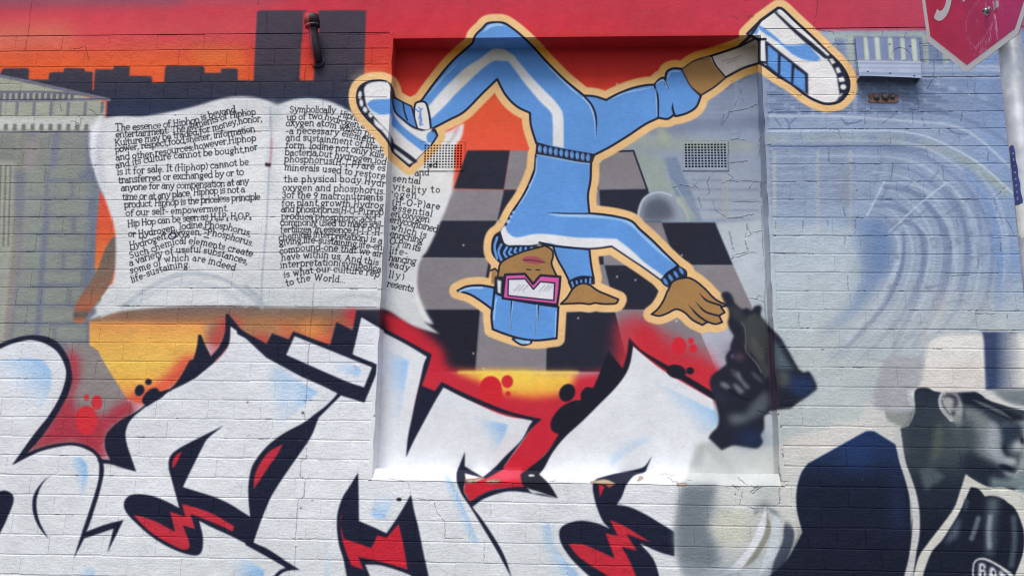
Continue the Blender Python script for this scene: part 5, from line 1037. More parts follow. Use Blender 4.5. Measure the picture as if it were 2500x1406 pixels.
M_BRICK = mural_mat('painted_brick', False, stucco=1.4)
M_FLAT = mural_mat('painted_render', True, stucco=.55)

def mural_uv(co):
    s = CAMD / (CAMD + co[1]); x = CAMX + (co[0] - CAMX) * s; z = CAMZ + (co[2] - CAMZ) * s
    return ((x - IX0) / (IX1 - IX0), (z - IZ0) / (IZ1 - IZ0))

def speckled(name, c1, c2, scale, rough=.8, bump=.002, metal=0, detail=6):
    m, nt, b = newmat(name, rough, c1, metal)
    tc = N(nt, 'ShaderNodeTexCoord'); n = N(nt, 'ShaderNodeTexNoise'); n.inputs['Scale'].default_value = scale; n.inputs['Detail'].default_value = detail
    nt.links.new(tc.outputs['Object'], n.inputs['Vector'])
    cr = N(nt, 'ShaderNodeValToRGB'); cr.color_ramp.elements[0].position = .35; cr.color_ramp.elements[1].position = .65
    cr.color_ramp.elements[0].color = (*c1, 1); cr.color_ramp.elements[1].color = (*c2, 1)
    nt.links.new(n.outputs[0], cr.inputs[0]); nt.links.new(cr.outputs[0], b.inputs['Base Color'])
    bp = N(nt, 'ShaderNodeBump'); bp.inputs['Distance'].default_value = bump; nt.links.new(n.outputs[0], bp.inputs['Height']); nt.links.new(bp.outputs[0], b.inputs['Normal'])
    return m
M_PATH = speckled('footpath_bitumen', (.06, .059, .057), (.095, .092, .088), 40)  # out-of-view bitumen footpath, kept dark to cut bounce onto the soffit
M_ROAD = speckled('asphalt', (.04, .04, .042), (.075, .075, .075), 120, .9)
M_KERB = speckled('kerb_concrete', (.3, .29, .27), (.4, .39, .36), 60)
M_LINE = speckled('road_marking_paint', (.62, .62, .6), (.78, .78, .75), 50)
M_GROUND = speckled('ground_soil', (.08, .08, .07), (.12, .115, .1), 3)
M_GALV = speckled('galvanised_steel', (.42, .45, .49), (.60, .63, .67), 26, .5, .0006, .2)
M_DARK = newmat('vent_cavity', .9, (.008, .008, .01))[0]
M_BOLT = speckled('zinc_bolt', (.3, .32, .34), (.5, .52, .54), 90, .35, .0004, .8)
M_BACK = speckled('sign_backing_aluminium', (.5, .51, .52), (.6, .61, .62), 20, .45, .0003, .7)

# ------------------------------------------------------------------ the ground
def sheet(name, x0, x1, y0, y1, z, m, kind='structure'):
    b = MB(); b.quad((x0, y0, z), (x1, y0, z), (x1, y1, z), (x0, y1, z)); return tag(b.build(name, m, fixn=False), kind=kind)
sheet('ground', -250, 250, -250, 250, -.16, M_GROUND)
b = MB(); b.box(-40, 40, -2.3, .24, -.3, 0.0); tag(b.build('pavement', M_PATH), kind='structure')
b = MB(); b.box(-40, 40, -2.45, -2.302, -.3, .0); tag(b.build('kerb', M_KERB), kind='structure')
b = MB(); b.box(-40, 40, -12, -2.452, -.3, -.13); tag(b.build('road', M_ROAD), kind='structure')
b = MB()
for k in range(-6, 7): b.quad((k * 6 - 1.5, -7.3, -.126), (k * 6 + 1.5, -7.3, -.126), (k * 6 + 1.5, -7.18, -.126), (k * 6 - 1.5, -7.18, -.126))
tag(b.build('road_marking', M_LINE, fixn=False), kind='structure')

# ------------------------------------------------------------------ the painted wall
RX, RTOP, RBOT, RD = 1.7736, TOPZ - .034, TOPZ - 2.15, .115
SBACK = TOPZ - 2.098
WX0, WX1, CH_ = -5.0, 6.6, .086
wall = empty('brick_wall', (0, 0, 0), label='long painted brick wall carrying the graffiti mural of a dancer, open book and white letters', cat='wall')

# solid core behind the joints (mortar face 4.5 mm behind the brick faces), with the recess left open
MY = .0018
b = MB()
b.box(WX0, -.012, MY, .23, -.05, TOPZ - .002); b.box(RX + .012, WX1, MY, .23, -.05, TOPZ - .002)
b.box(-.012, RX + .012, MY, .23, -.05, RBOT - .003)
b.box(-.012, RX + .012, RD + .03, .229, RBOT - .002, TOPZ - .002)
b.box(WX0, WX1, .01, .228, TOPZ - .001, TOPZ + .355); b.box(-.011, RX + .011, .01, .227, RTOP + .0015, TOPZ)
mo = b.build('mortar_bed', M_BRICK, wall)

# render lining of the recess: flat panel with two vent openings, jambs, soffit and sloping sill
VENTS = []
for (xa, xb, ya, yb) in ((1028.5, 1134.5, 347, 417.5), (1667, 1777.5, 346, 416)):
    p0 = unproj(xa, yb, RD); p1 = unproj(xb, ya, RD); VENTS.append((p0[0], p1[0], p0[2], p1[2]))
b = MB()
z0v = min(v[2] for v in VENTS); z1v = max(v[3] for v in VENTS); VENTS = [(v[0], v[1], z0v, z1v) for v in VENTS]
xs = [.0, VENTS[0][0], VENTS[0][1], VENTS[1][0], VENTS[1][1], RX]
def pan(xa, xb, za, zb):
    nu = max(1, int((xb - xa) / .12)); nv = max(1, int((zb - za) / .12))
    b.grid(lambda u, v: (xa + (xb - xa) * u, RD, za + (zb - za) * v), nu, nv)
pan(0, RX, SBACK, z0v); pan(0, RX, z1v, RTOP)
for i in (0, 2, 4): pan(xs[i], xs[i + 1], z0v, z1v)
b.build('render_panel', M_FLAT, wall, uvfun=mural_uv)
def wob(i, n, s):    # hand-floated arris: a little out of true
    return .0018 * math.sin(i * 7.3 + s) + .0012 * math.sin(i * 17.1 + s * 2)
for side, x in ((0, 0.0), (1, RX)):
    b = MB(); sg = 1 if side else -1
    b.grid(lambda u, v: (x + sg * (.0 if u > .01 else .000) + wob(v * 9, 0, side) * (1 - u), -.0015 + (RD + .0015) * u, RBOT + .001 + (RTOP - RBOT - .001) * v), 4, 40)
    b.grid(lambda u, v: (x + sg * .018 * u + wob(v * 9, 0, side) * (1 - u), -.0015 - .0005 * u, RBOT + .001 + (TOPZ - RBOT + .001) * v), 1, 40)
    b.grid(lambda u, v: (x + sg * .018, -.002 + .01 * u, RBOT + .001 + (TOPZ - RBOT + .001) * v), 1, 40)
    b.build('recess_jamb', M_FLAT, wall, uvfun=mural_uv, fixn=False)
b = MB()
b.grid(lambda u, v: (-.002 + (RX + .004) * u, -.002 + (.032 * min(1, v / .8) + (RD - .030) * max(0, v - .8) / .2), RBOT + (SBACK - RBOT) * min(1, v / .8) ** .85 + wob(u * 5, 0, 3) * .6), 60, 10)
b.grid(lambda u, v: (-.002 + (RX + .004) * u, -.002 + .006 * v, RBOT - .005 * v + wob(u * 5, 0, 3) * .6), 60, 1)
b.build('recess_sill', M_FLAT, wall, uvfun=mural_uv, fixn=False)

# concrete lintel band above the bricks, its soffit over the recess, and coping out of frame
b = MB()
def face(xa, xb, za, zb, y=-.0012):
    nu = max(1, int((xb - xa) / .15)); b.grid(lambda u, v: (xa + (xb - xa) * u, y + .0004 * math.sin(u * 31 + v * 5), za + (zb - za) * v), nu, 4)
face(WX0, 0, TOPZ + .001, TOPZ + .36); face(RX, WX1, TOPZ + .001, TOPZ + .36); face(0, RX, RTOP, TOPZ + .36)
b.quad((0, -.0012, RTOP), (0, .01, RTOP), (0, .01, TOPZ), (0, -.0012, TOPZ)); b.quad((RX, -.0012, RTOP), (RX, .01, RTOP), (RX, .01, TOPZ), (RX, -.0012, TOPZ))
b.grid(lambda u, v: (-.004 + (RX + .008) * u, -.0012 + (RD + .0012) * v, RTOP), 60, 3)      # soffit
b.grid(lambda u, v: (WX0 + (0 - WX0) * u, -.0012 + .02 * v, TOPZ + .001), 10, 1); b.grid(lambda u, v: (RX + (WX1 - RX) * u, -.0012 + .02 * v, TOPZ + .001), 10, 1)
b.grid(lambda u, v: (WX0 + (WX1 - WX0) * u, -.0012 + .24 * v, TOPZ + .36), 20, 1)
b.build('lintel_band', M_FLAT, wall, uvfun=mural_uv, fixn=False)
b = MB(); b.box(WX0, WX1, -.03, .26, TOPZ + .361, TOPZ + .42); b.build('coping', M_KERB, wall)

# bricks: 230 x 76 faces in colonial bond (one header course in six), every one slightly out of true
RND = random.Random(11)
VAR = {}
def brick_mesh(L, k):
    key = (round(L, 3), k)
    if key in VAR: return VAR[key]
    r = random.Random(int(L * 1000) * 31 + k); hw, hh = L / 2 + r.choice((.0, .0, .0, -.0002, -.0008)), CH_ / 2 - r.choice((.0008, .0012, .0018)); j = lambda s=.0011: r.uniform(-s, s)
    v = []
    nx = 7 if L > .17 else 4
    deep = r.choice((.0010, .0013, .0017, .0022))
    def ring(y, ins, jz, ix=None):
        ix = ins if ix is None else ix
        pts_ = []
        for i in range(nx): pts_.append((-hw + ix + (2 * hw - 2 * ix) * i / (nx - 1) + j(.0004), y, -hh + ins + j(jz)))
        for i in range(nx): pts_.append((hw - ix - (2 * hw - 2 * ix) * i / (nx - 1) + j(.0004), y, hh - ins + j(jz)))
        return pts_
    outer = ring(.012, 0, .0); mid = ring(deep, .0004, .0006, .0)
    inner = [(p[0], j(.00015), p[2]) for p in ring(0, r.uniform(.0022, .0042), .0008, r.choice((.0, .0002, .0008)))]
    # rounded corners: pull ring corners in
    for R_, c in ((mid, .0004), (inner, .0014)):
        for i in (0, nx - 1, nx, 2 * nx - 1):
            p = R_[i]; R_[i] = (p[0] - math.copysign(c, p[0]), p[1], p[2] - math.copysign(c * r.uniform(.3, 1.2), p[2]))
    v = outer + mid + inner; n = 2 * nx; f = []
    for a in (0, n):
        for i in range(n): f.append((a + i, a + (i + 1) % n, a + n + (i + 1) % n, a + n + i))
    for i in range(nx - 1): f.append((2 * n + i, 2 * n + i + 1, 2 * n + 2 * nx - 2 - i, 2 * n + 2 * nx - 1 - i))
    me = bpy.data.meshes.new('brick'); me.from_pydata(v, [], f); me.materials.append(M_BRICK)
    bm_ = bmesh.new(); bm_.from_mesh(me); bmesh.ops.recalc_face_normals(bm_, faces=bm_.faces); bm_.to_mesh(me); bm_.free()
    # front must face -y
    if me.polygons[-1].normal.y > 0:
        me.flip_normals()
    VAR[key] = me; return me

bricks = []
def lay(xa, xb, i):
    """one course segment between two ends"""
    header = i % 6 == 3; step = .12 if header else .24
    off = -1.60 + (0 if header else (.06 if i % 2 else .18))
    k = math.floor((xa - off) / step); js = [xa]; x = off + k * step
    while x < xb:
        if x > xa + .03 and x < xb - .03: js.append(x)
        x += step
    js.append(xb)
    z = TOPZ - CH_ * (i + .5)
    for a, c in zip(js[:-1], js[1:]):
        L = round((c - a) / .005) * .005
        if L < .02: continue
        bricks.append((L, (a + c) / 2, z, i))
NC = int((TOPZ + .05) / CH_)
for i in range(NC):
    if i < 25: lay(WX0, -.017, i); lay(RX + .017, WX1, i)
    else: lay(WX0, WX1, i)
info = []
for (L, x, z, i) in bricks:
    q = proj(np.array([[x - L / 2, 0, z - .04], [x + L / 2, 0, z + .04]])); vis = 0 < q[:, 0].mean() < 2500 and 0 < q[:, 1].mean() < 1406
    info.append((abs(q[1, 0] - q[0, 0]) * abs(q[0, 1] - q[1, 1]) * (1 if vis else 0)))
order = sorted(range(len(bricks)), key=lambda k: -info[k]); solo = set(order[:300])
bm = bmesh.new(); tmp = bmesh.new()
SV = []; SF_ = []
for idx, (L, x, z, i) in enumerate(bricks):
    me = brick_mesh(L, RND.randrange(8))
    mtx = Matrix.Translation((x + RND.uniform(-.0006, .0006), RND.uniform(-.0005, .0005), z + RND.uniform(-.0009, .0009))) @ Matrix.Rotation(RND.uniform(-.004, .004), 4, 'Z') @ Matrix.Rotation(RND.uniform(-.006, .006), 4, 'X') @ Matrix.Rotation(RND.uniform(-.003, .003), 4, 'Y')
    if idx in solo:
        o = bpy.data.objects.new('brick', me); o.matrix_world = mtx; COL.objects.link(o); o.parent = wall; o.matrix_parent_inverse = Matrix.Identity(4)
    else:
        n = len(SV); SV += [tuple(mtx @ v.co) for v in me.vertices]; SF_ += [tuple(n + k for k in p.vertices) for p in me.polygons]
me = bpy.data.meshes.new('brick_courses'); me.from_pydata(SV, [], SF_); me.materials.append(M_BRICK)
o = bpy.data.objects.new('brick_courses', me); COL.objects.link(o); o.parent = wall; tag(o, kind='stuff')

# ------------------------------------------------------------------ two air vents in the recess
for vi, (xa, xb, za, zb) in enumerate(VENTS):
    t = empty('air_vent', ((xa + xb) / 2, RD, za), cat='vent', group='air vents in the recessed panel',
              label=('square-holed air vent beside the dancer\'s white shoe, tan and white paint over it', 'square-holed air vent on the grey cracked part of the recess, right of the dancer\'s waist')[vi])
    nx, nz = 13, 9; mx, mz = .009, .012; y0, y1 = RD - .002, RD + .019
    px_ = (xb - xa - 2 * mx) / nx; pz_ = (zb - za - 2 * mz) / nz; hx, hz = px_ * .68, pz_ * .66
    b = MB(); lv = MB()
    X = [xa]; Z = [za]
    for i in range(nx): c = xa + mx + px_ * (i + .5); X += [c - hx / 2, c + hx / 2]
    X.append(xb)
    for j in range(nz): c = za + mz + pz_ * (j + .5); Z += [c - hz / 2, c + hz / 2]
    Z.append(zb)
    for j in range(len(Z) - 1):
        for i in range(len(X) - 1):
            x_0, x_1, z_0, z_1 = X[i], X[i + 1], Z[j], Z[j + 1]
            if i % 2 and j % 2:
                b.quad((x_0, y0, z_0), (x_0, y1, z_0), (x_0, y1, z_1), (x_0, y0, z_1)); b.quad((x_1, y0, z_0), (x_1, y1, z_0), (x_1, y1, z_1), (x_1, y0, z_1))
                b.quad((x_0, y0, z_0), (x_1, y0, z_0), (x_1, y1, z_0), (x_0, y1, z_0)); b.quad((x_0, y0, z_1), (x_1, y0, z_1), (x_1, y1, z_1), (x_0, y1, z_1))
                if (j // 2) % 2 == 1 and RND.random() < .8: lv.quad((x_0, y0 + .005, z_0), (x_1, y0 + .005, z_0), (x_1, y0 + .011, z_0 + hz * .35), (x_0, y0 + .011, z_0 + hz * .35))
                elif RND.random() < .08: lv.quad((x_0, y0 + .010, z_0 + hz * .6), (x_1, y0 + .010, z_0 + hz * .6), (x_1, y0 + .008, z_1), (x_0, y0 + .008, z_1))
            else: b.quad((x_0, y0, z_0), (x_1, y0, z_0), (x_1, y0, z_1), (x_0, y0, z_1))
    b.quad((xa, y0, za), (xb, y0, za), (xb, y1, za), (xa, y1, za)); b.quad((xa, y0, zb), (xb, y0, zb), (xb, y1, zb), (xa, y1, zb))
    b.quad((xa, y0, za), (xa, y0, zb), (xa, y1, zb), (xa, y1, za)); b.quad((xb, y0, za), (xb, y0, zb), (xb, y1, zb), (xb, y1, za))
    b.build('grille', M_FLAT, t, uvfun=mural_uv, fixn=False)
    tag(lv.build('louvre', M_FLAT, t, uvfun=mural_uv, fixn=False), kind='stuff')
    c = MB(); c.quad((xa, RD + .024, za), (xb, RD + .024, za), (xb, RD + .024, zb), (xa, RD + .024, zb)); c.build('cavity', M_DARK, t, fixn=False)

# ------------------------------------------------------------------ bent waste pipe with its screw cap
def pipe_mat():
    m, nt, b = newmat('pipe_half_red_half_black_paint', .6)
    tc = N(nt, 'ShaderNodeTexCoord'); sp = N(nt, 'ShaderNodeSeparateXYZ'); nt.links.new(tc.outputs['Object'], sp.inputs[0])
    nz_ = N(nt, 'ShaderNodeTexNoise'); nz_.inputs['Scale'].default_value = 60; nt.links.new(tc.outputs['Object'], nz_.inputs['Vector'])
    # paint edge runs down the pipe, leaning with it
    e = mth(nt, 'ADD', mth(nt, 'SUBTRACT', sp.outputs[0], mth(nt, 'MULTIPLY_ADD', sp.outputs[2], PIPE_K, PIPE_B)), mth(nt, 'MULTIPLY', mth(nt, 'SUBTRACT', nz_.outputs[0], .5), .004))
    cr = N(nt, 'ShaderNodeValToRGB'); cr.color_ramp.elements[0].position = .485; cr.color_ramp.elements[1].position = .515
    cr.color_ramp.elements[0].color = (.42, .055, .06, 1); cr.color_ramp.elements[1].color = (.018, .013, .02, 1)
    nt.links.new(mth(nt, 'MULTIPLY_ADD', e, 5.0, .5), cr.inputs[0]); nt.links.new(cr.outputs[0], b.inputs['Base Color'])
    bp = N(nt, 'ShaderNodeBump'); bp.inputs['Distance'].default_value = .0006; nt.links.new(nz_.outputs[0], bp.inputs['Height']); nt.links.new(bp.outputs[0], b.inputs['Normal'])
    return m
pw = unproj(778, 152, .02); p1 = unproj(774.5, 138, -.03); p2 = unproj(771, 118, -.052); p3 = unproj(766.5, 92, -.066); p4 = unproj(763.5, 66, -.074); p5 = unproj(762.5, 60, -.075)
base = Vector(unproj(777, 150, 0)); top = Vector(unproj(762, 38, -.078))
e0 = unproj(756.5, 50, -.10); e1 = unproj(767, 140, -.05); PIPE_K = (e0[0] - e1[0]) / (e0[2] - e1[2]); PIPE_B = e0[0] - PIPE_K * e0[2]
M_PIPE = pipe_mat()
t = empty('waste_pipe', base, label='short bent black and red painted pipe stub with a screw cap, left of the recess', cat='pipe')
def cat(pp, n=5):
    pp = [np.array(p) for p in pp]; out = []
    for i in range(len(pp) - 1):
        a, b_ = pp[i], pp[i + 1]; p0 = pp[i - 1] if i else 2 * a - b_; p3_ = pp[i + 2] if i + 2 < len(pp) else 2 * b_ - a
        for k in range(n):
            u = k / n; out.append(.5 * (2 * a + (b_ - p0) * u + (2 * p0 - 5 * a + 4 * b_ - p3_) * u * u + (3 * a - p0 - 3 * b_ + p3_) * u ** 3))
    out.append(pp[-1]); return out
b = MB(); b.tube(cat([pw, p1, p2, p3, p4]), .0225, 28); b.build('pipe', M_PIPE, t, True)
ax = (Vector(p5) - Vector(p3)).normalized(); c0 = Vector(p5) - ax * .016
b = MB(); L_ = (top - c0).length
b.tube([c0, c0 + ax * .001, c0 + ax * .012, c0 + ax * .013, c0 + ax * .016, c0 + ax * .017, c0 + ax * L_ * .93, c0 + ax * L_], [.030, .036, .037, .0345, .0345, .0375, .0365, .031], 36)
cp = b.build('screw_cap', M_PIPE, t, True)
for k in range(2): pass
b = MB(); b.tube([base + Vector((0, -.001, -.004)), base + Vector((0, -.005, -.003))], .034, 24); b.build('mortar_collar', M_FLAT, t, True, uvfun=lambda co: mural_uv(co))

# ------------------------------------------------------------------ sheet metal cowl on the right
q = [unproj(2088, 93, -.016), unproj(2243, 97, -.016), unproj(2250, 190, -.06), unproj(2098, 186, -.06)]
cow = empty('vent_cowl', q[0] * .5 + q[1] * .5, label='tilted sheet metal cowl painted in blue and pale green stripes, above a rusty patch', cat='cowl')
def Q(u, v, off=0.0):
    v_ = v; p = (q[0] * (1 - u) + q[1] * u) * (1 - v_) + (q[3] * (1 - u) + q[2] * u) * v_
    return p + np.array([0, off + .0018 * math.sin(u * 9 + v * 4), .002 * math.sin(u * 5) * v])
b = MB(); b.grid(lambda u, v: Q(u, v), 16, 12); b.grid(lambda u, v: Q(u, v, .003), 16, 12)
for e in (lambda u, v: Q(u, 1, .003 * v), lambda u, v: Q(u, 0, .003 * v), lambda u, v: Q(0, u, .003 * v), lambda u, v: Q(1, u, .003 * v)): b.grid(e, 16, 1)
b.build('cowl_face', M_FLAT, cow, uvfun=mural_uv)
b = MB()
b.grid(lambda u, v: Q(0.012, u, .003) * (1 - v) + np.array([Q(.012, u)[0], 0.004, Q(.012, u)[2]]) * v, 8, 1); b.grid(lambda u, v: Q(.988, u, .003) * (1 - v) + np.array([Q(.988, u)[0], 0.004, Q(.988, u)[2]]) * v, 8, 1)
b.grid(lambda u, v: Q(u, 0.01, .003) * (1 - v) + np.array([Q(u, 0)[0], 0.004, Q(u, .01)[2]]) * v, 8, 1)
b.build('cowl_cheek', M_FLAT, cow, uvfun=mural_uv)
for (u, v) in ((.53, .14), (.86, .17), (.14, .88), (.5, .9), (.88, .94)):
    p = Q(u, v); b = MB(); b.tube([p + np.array([0, .001, 0]), p + np.array([0, -.003, 0]), p + np.array([0, -.0045, 0])], [.0048, .0048, .0025], 10); b.build('screw', M_FLAT, cow, True, uvfun=mural_uv)
# raised old seal ring under the paint
b = MB(); ring = []
for k in range(13):
    a_ = math.radians(-10 + 200 * k / 12); ring.append(Q(.70 + .17 * math.cos(a_), .52 - .30 * math.sin(a_), -.001))
b.tube(ring, .0013, 6); b.build('seal_ring', M_FLAT, cow, True, uvfun=mural_uv)

# ------------------------------------------------------------------ rusted fixing below the cowl
M_RUST = speckled('rust', (.12, .07, .055), (.25, .165, .14), 70, .9, .002)
M_RUSTD = speckled('blackened_rust', (.035, .03, .035), (.12, .11, .13), 90, .7, .002)
rp = unproj(2156, 240, -.001); rf = empty('rusted_fixing', rp, label='rusted iron fixing with three corroded bolt heads showing through the paint', cat='fixing')
out = []
for k in range(26):
    a_ = 2 * math.pi * (k + .5) / 26; c_, s__ = math.cos(a_), math.sin(a_)
    rx = .070 * math.copysign(abs(c_) ** .22, c_); rz = .023 * math.copysign(abs(s__) ** .4, s__)
    out.append((rp[0] + rx * RND.uniform(.94, 1.05), -.0035, rp[2] + rz * RND.uniform(.85, 1.12)))
b = MB(); b.quad(*out); n = len(b.v); b.v += [(p[0], .004, p[2]) for p in out]
for k in range(26): b.f.append((k, (k + 1) % 26, n + (k + 1) % 26, n + k))
b.build('rusty_plate', M_RUST, rf)
for dx, dz, r_ in ((-.032, .002, .016), (.008, .005, .018), (.042, .006, .014)):
    bmm = bmesh.new(); bmesh.ops.create_icosphere(bmm, subdivisions=2, radius=r_)
    for v in bmm.verts: v.co *= RND.uniform(.82, 1.15); v.co.y *= .6
    me = bpy.data.meshes.new('bolt_head'); bmm.to_mesh(me); bmm.free(); me.materials.append(M_RUSTD)
    o = bpy.data.objects.new('bolt_head', me); COL.objects.link(o); o.parent = rf; o.location = (dx, -.005, dz)

# ------------------------------------------------------------------ sign pole, sticker and STOP sign
SCN = np.array([1.98223, -1.82292, TOPZ - .74083]); SH = np.array([.132845, -.990338, -.039793]); SV_ = np.array([-.064696, -.048728, .996715]); SN = np.cross(SH, SV_)
PX, PY, PR = 2.0475, -1.823, .0302
pole = empty('sign_pole', (PX, PY, 0), label='round galvanised steel pole at the kerb holding the stop sign, cut by the right edge', cat='pole')
b = MB(); b.tube([(PX, PY, -.1), (PX, PY, .5), (PX, PY, 1.5), (PX, PY, 2.5), (PX, PY, 3.56)], PR, 40); b.build('post', M_GALV, pole, True)
b = MB(); b.tube([(PX, PY, 3.556), (PX, PY, 3.566), (PX, PY, 3.572)], [PR + .002, PR + .002, PR * .6], 32); b.build('post_cap', M_BACK, pole, True)
b = MB(); b.tube([(PX, PY, .0), (PX, PY, .02)], .09, 32); b.build('footing', M_KERB, pole, True)
M_STK = speckled('blue_sticker_vinyl', (.030, .048, .20), (.045, .07, .25), 30, .35, .0002)
M_PAPER = speckled('torn_white_sticker_paper', (.62, .62, .6), (.78, .78, .76), 40, .7, .0004)
M_INK = newmat('sticker_print', .5, (.45, .5, .62))[0]
stk = empty('pole_sticker', (PX - PR, PY, TOPZ - 1.56), label='narrow blue sticker with pale lettering, torn to white paper at its foot, on the pole', cat='sticker')
def cyl(a_, z, r_=PR + .0006): return (PX + r_ * math.cos(math.radians(a_)), PY + r_ * math.sin(math.radians(a_)), z)
A0, A1 = 178, 226
zt, zm, zb_ = TOPZ - 1.318, TOPZ - 1.478, TOPZ - 1.566
b = MB(); b.grid(lambda u, v: cyl(A0 + 4 * math.sin(v * 23) * .4 + (A1 - 14 * v - A0) * u, zm + (zt - zm) * v + (.004 * math.sin(u * 3) if v > .9 else 0)), 10, 24); b.build('blue_face', M_STK, stk, True, fixn=False)
b = MB(); b.grid(lambda u, v: cyl(A0 + (A1 + 4 - A0) * u, zb_ + .006 * math.sin(u * 9) + (zm + .003 * math.sin(u * 14) - zb_) * v, PR + .0004), 10, 6); b.build('torn_paper', M_PAPER, stk, True, fixn=False)
def letter(ch, cx_, cz_, size, width=.0014):
    b = MB(); wd, sts = FONT_CAP[ch]
    for st in sts:
        for a_, c_ in zip(st[:-1], st[1:]):
            # letters read upwards: rotate a quarter turn
            P0 = (cx_ - (a_[1] - .5) * size, cz_ + (a_[0] - .5) * size); P1 = (cx_ - (c_[1] - .5) * size, cz_ + (c_[0] - .5) * size)
            d = np.array([P1[0] - P0[0], P1[1] - P0[1]]); l = np.hypot(*d); d /= l; nn = np.array([-d[1], d[0]]) * width / 2
            c4 = [np.array(P0) - nn, np.array(P1) - nn, np.array(P1) + nn, np.array(P0) + nn]
            b.quad(*[cyl(c[0], 0, PR + .0012)[:2] + (c[1],) for c in [(A_((p[0])), p[1]) for p in c4]])
    return b
def A_(s): return 203 + math.degrees(s / PR)
FONT_CAP = {'M': (1, [[(0, 0), (.05, 1), (.5, .3), (.95, 1), (1, 0)]]), 'A': (1, [[(0, 0), (.5, 1), (1, 0)], [(.2, .4), (.8, .4)]]), 'G': (1, [[(.95, .85), (.5, 1), (.08, .75), (.05, .3), (.4, 0), (.9, .1), (.95, .45), (.6, .45)]]),
            'Z': (1, [[(0, 1), (1, 1), (0, 0), (1, 0)]]), 'I': (1, [[(.5, 0), (.5, 1)]]), 'N': (1, [[(0, 0), (0, 1), (1, 0), (1, 1)]]), 'E': (1, [[(.95, 0), (0, 0), (0, 1), (.95, 1)], [(0, .5), (.8, .5)]])}
LB = MB()
for k, ch in enumerate('MAGAZINE'):
    l = letter(ch, 0, zm + .016 + k * .0178, .0062 - .0003 * k, .0011); n = len(LB.v); LB.v += l.v; LB.f += [tuple(n + i for i in f_) for f_ in l.f]
LB.build('print', M_INK, stk, fixn=False)

# sign face picture: red sheeting, glare painted in as a magenta gradient, plus scratches, drawn in sign coordinates
def signlocal(px, py):
    d = FW * FPX + RT * (px - 1250) - UP * (py - 703); t_ = ((SCN - CAMP) @ SN) / (d @ SN); P = CAMP + t_ * d - SCN
    return P @ SH, P @ SV_
SGN = 900
_keep = (CAN, REL, CW, CH, MX0, MY0)
CAN = np.zeros((SGN, SGN, 3), np.float32); REL = np.zeros((SGN, SGN), np.float32); CW = CH = SGN; MX0 = MY0 = 0
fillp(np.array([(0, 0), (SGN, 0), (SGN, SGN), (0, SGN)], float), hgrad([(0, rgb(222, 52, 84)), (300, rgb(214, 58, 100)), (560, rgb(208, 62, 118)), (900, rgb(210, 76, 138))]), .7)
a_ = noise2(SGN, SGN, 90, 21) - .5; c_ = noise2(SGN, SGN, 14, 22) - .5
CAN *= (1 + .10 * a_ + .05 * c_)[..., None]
def sp_(u, v):
    h, w = signlocal(2240 + u / 7.03, v / 7.03); return (h + .3) / .6 * SGN, (.3 - w) / .6 * SGN
srs = np.random.RandomState(4)
def scr(pp, n, spread, ln, r=1.0, a=.85):
    pp = np.array([sp_(*p) for p in pp]); seg = np.linspace(0, len(pp) - 1.001, n)
    for s in seg:
        i = int(s); p = pp[i] + (pp[i + 1] - pp[i]) * (s - i) + srs.randn(2) * spread; L_ = ln * srs.uniform(.3, 1.4); an = srs.uniform(1.1, 2.0)
        strokep(np.array([p, p + L_ * np.array([math.cos(an) * .5, math.sin(an)])]), r * srs.uniform(.4, 1.2), rgb(236, 190, 206), .6, a * srs.uniform(.5, 1))
scr([(1060, 0), (960, 110), (850, 290), (830, 420), (830, 560), (900, 700), (980, 820)], 60, 3.5, 9)
scr([(980, 820), (1100, 700), (1240, 500), (1300, 380)], 60, 3.5, 12)
scr([(1320, 240), (1345, 320), (1360, 450), (1365, 620)], 46, 3, 16, 1.5)
scr([(1060, 1000), (1080, 880), (1130, 790), (1230, 700), (1260, 600)], 50, 7, 16, 1.2)
scr([(1110, 940), (1160, 820), (1250, 860)], 26, 6, 16, 1.1)
scr([(1300, 0), (1300, 50)], 8, 2, 14, 2); scr([(1380, 0), (1370, 60)], 12, 3, 18, 2.2); scr([(1180, 40), (1160, 90)], 6, 2, 9, 1.2); scr([(1400, 0), (1440, 130), (1470, 260)], 10, 2, 7, .7); scr([(1010, 340), (1060, 390)], 8, 5, 7, 1.4); scr([(600, 470), (610, 600)], 5, 1, 10, .6, .4)
scr([(860, 700), (920, 830), (990, 920)], 10, 8, 5, 1.2)
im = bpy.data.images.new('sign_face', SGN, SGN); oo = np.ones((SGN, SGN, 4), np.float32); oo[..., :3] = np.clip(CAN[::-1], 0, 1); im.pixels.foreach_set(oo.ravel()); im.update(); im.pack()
CAN, REL, CW, CH, MX0, MY0 = _keep
M_SRED, nt, bs = newmat('red_sheeting_painted_glare', .38)
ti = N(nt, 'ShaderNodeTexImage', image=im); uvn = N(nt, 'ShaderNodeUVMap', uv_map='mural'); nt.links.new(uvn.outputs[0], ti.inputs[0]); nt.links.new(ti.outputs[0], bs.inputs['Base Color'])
M_SWHT = speckled('white_reflective_sheeting', (.76, .755, .73), (.82, .815, .79), 14, .4, .0002)
sign = empty('stop_sign', tuple(SCN), label='red octagonal STOP sign with white border and scratches, cut by the top right corner', cat='sign')
def S3(h, v, n=0.0): return tuple(SCN + SH * h + SV_ * v + SN * n)
def octo(s_, n): return [S3(s_ / 2 / math.cos(math.pi / 8) * math.cos(math.radians(22.5 + 45 * k)), s_ / 2 / math.cos(math.pi / 8) * math.sin(math.radians(22.5 + 45 * k)), n) for k in range(8)]
def plate(s_, n0, n1):
    b = MB(); A = octo(s_, n0); B = octo(s_, n1); b.v = list(A) + list(B); b.f = [tuple(range(8)), tuple(range(8, 16))[::-1]] + [(k, (k + 1) % 8, 8 + (k + 1) % 8, 8 + k) for k in range(8)]; return b
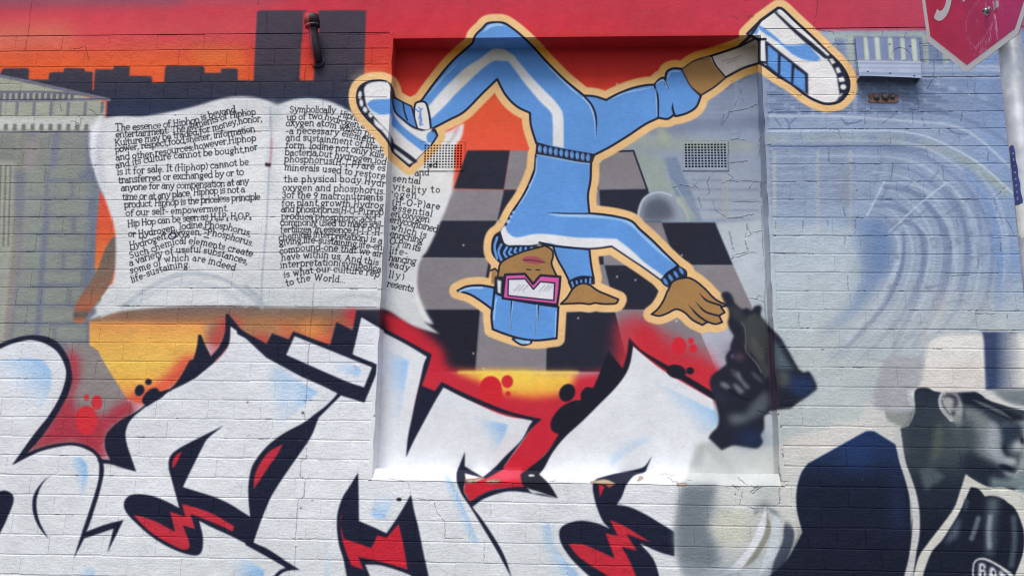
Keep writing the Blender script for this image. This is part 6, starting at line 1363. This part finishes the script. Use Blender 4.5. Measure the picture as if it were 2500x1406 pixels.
def suv(co):
    d = np.array(co) - SCN; return ((d @ SH + .3) / .6, (d @ SV_ + .3) / .6)
plate(.6, -.0022, -.0004).build('backing_plate', M_BACK, sign)
plate(.6, -.0003, .0004).build('white_border', M_SWHT, sign)
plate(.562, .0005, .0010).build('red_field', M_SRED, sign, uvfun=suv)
def ribbon(path, w0=.029):
    b = MB(); P = np.array(path, float); L0 = []; R0 = []
    for i in range(len(P)):
        d = P[min(i + 1, len(P) - 1)] - P[max(i - 1, 0)]; d /= np.hypot(*d); n_ = np.array([-d[1], d[0]]) * w0 / 2; L0.append(P[i] + n_); R0.append(P[i] - n_)
    for i in range(len(P) - 1): b.quad(S3(*L0[i], .0016), S3(*L0[i + 1], .0016), S3(*R0[i + 1], .0016), S3(*R0[i], .0016))
    return b
def ar(cx_, cz_, rx, rz, a0, a1, n=22): return [(cx_ + rx * math.cos(math.radians(a0 + (a1 - a0) * k / n)), cz_ + rz * math.sin(math.radians(a0 + (a1 - a0) * k / n))) for k in range(n + 1)]
def letter_part(name, paths, w0=.029):
    m = MB()
    for p in paths:
        r_ = ribbon(p, w0); n = len(m.v); m.v += r_.v; m.f += [tuple(n + i for i in f_) for f_ in r_.f]
    m.build(name, M_SWHT, sign, fixn=False)
letter_part('letter_s', [ar(-.197, .044, .043, .042, 20, 200, 20) + ar(-.197, .044, .043, .042, 205, 262, 6) + ar(-.197, -.040, .044, .046, 80, -150, 26)])
letter_part('letter_t', [[(-.128, .0855), (-.024, .0855)], [(-.076, .07), (-.076, -.102)]])
letter_part('letter_o', [ar(.052, 0, .041, .086, 0, 360, 36)])
letter_part('letter_p', [[(.145, -.102), (.145, .1)], [(.145, .0855)] + ar(.192, .043, .036, .0425, 90, -90, 16) + [(.145, .0005)]])
for v_ in (-.181, .181):
    b = MB(); c = np.array(S3(.0146, v_, 0)); b.tube([c + SN * .0011, c + SN * .003, c + SN * .0035], [.0125, .0125, .011], 28); b.build('washer', M_BOLT, sign, True)
    b = MB(); b.tube([c + SN * .003, c + SN * .010, c + SN * .012], [.0085, .0085, .007], 24); bo = b.build('bolt', M_BOLT, sign, True)
    b = MB(); b.tube([c + SN * .0122, c + SN * .0124], [.0038, .0038], 6); b.build('hex_socket', M_DARK, sign)
    b = MB(); zc = c[2]
    b.box(PX - PR - .004, PX + PR + .004, PY - PR - .004, PY + PR + .004, zc - .016, zc + .016); b.build('clamp', M_BACK, sign)
    b = MB(); b.box(c[0] + .003, PX - PR, PY - .05, PY + .05, zc - .014, zc + .014); b.build('bracket', M_BACK, sign)
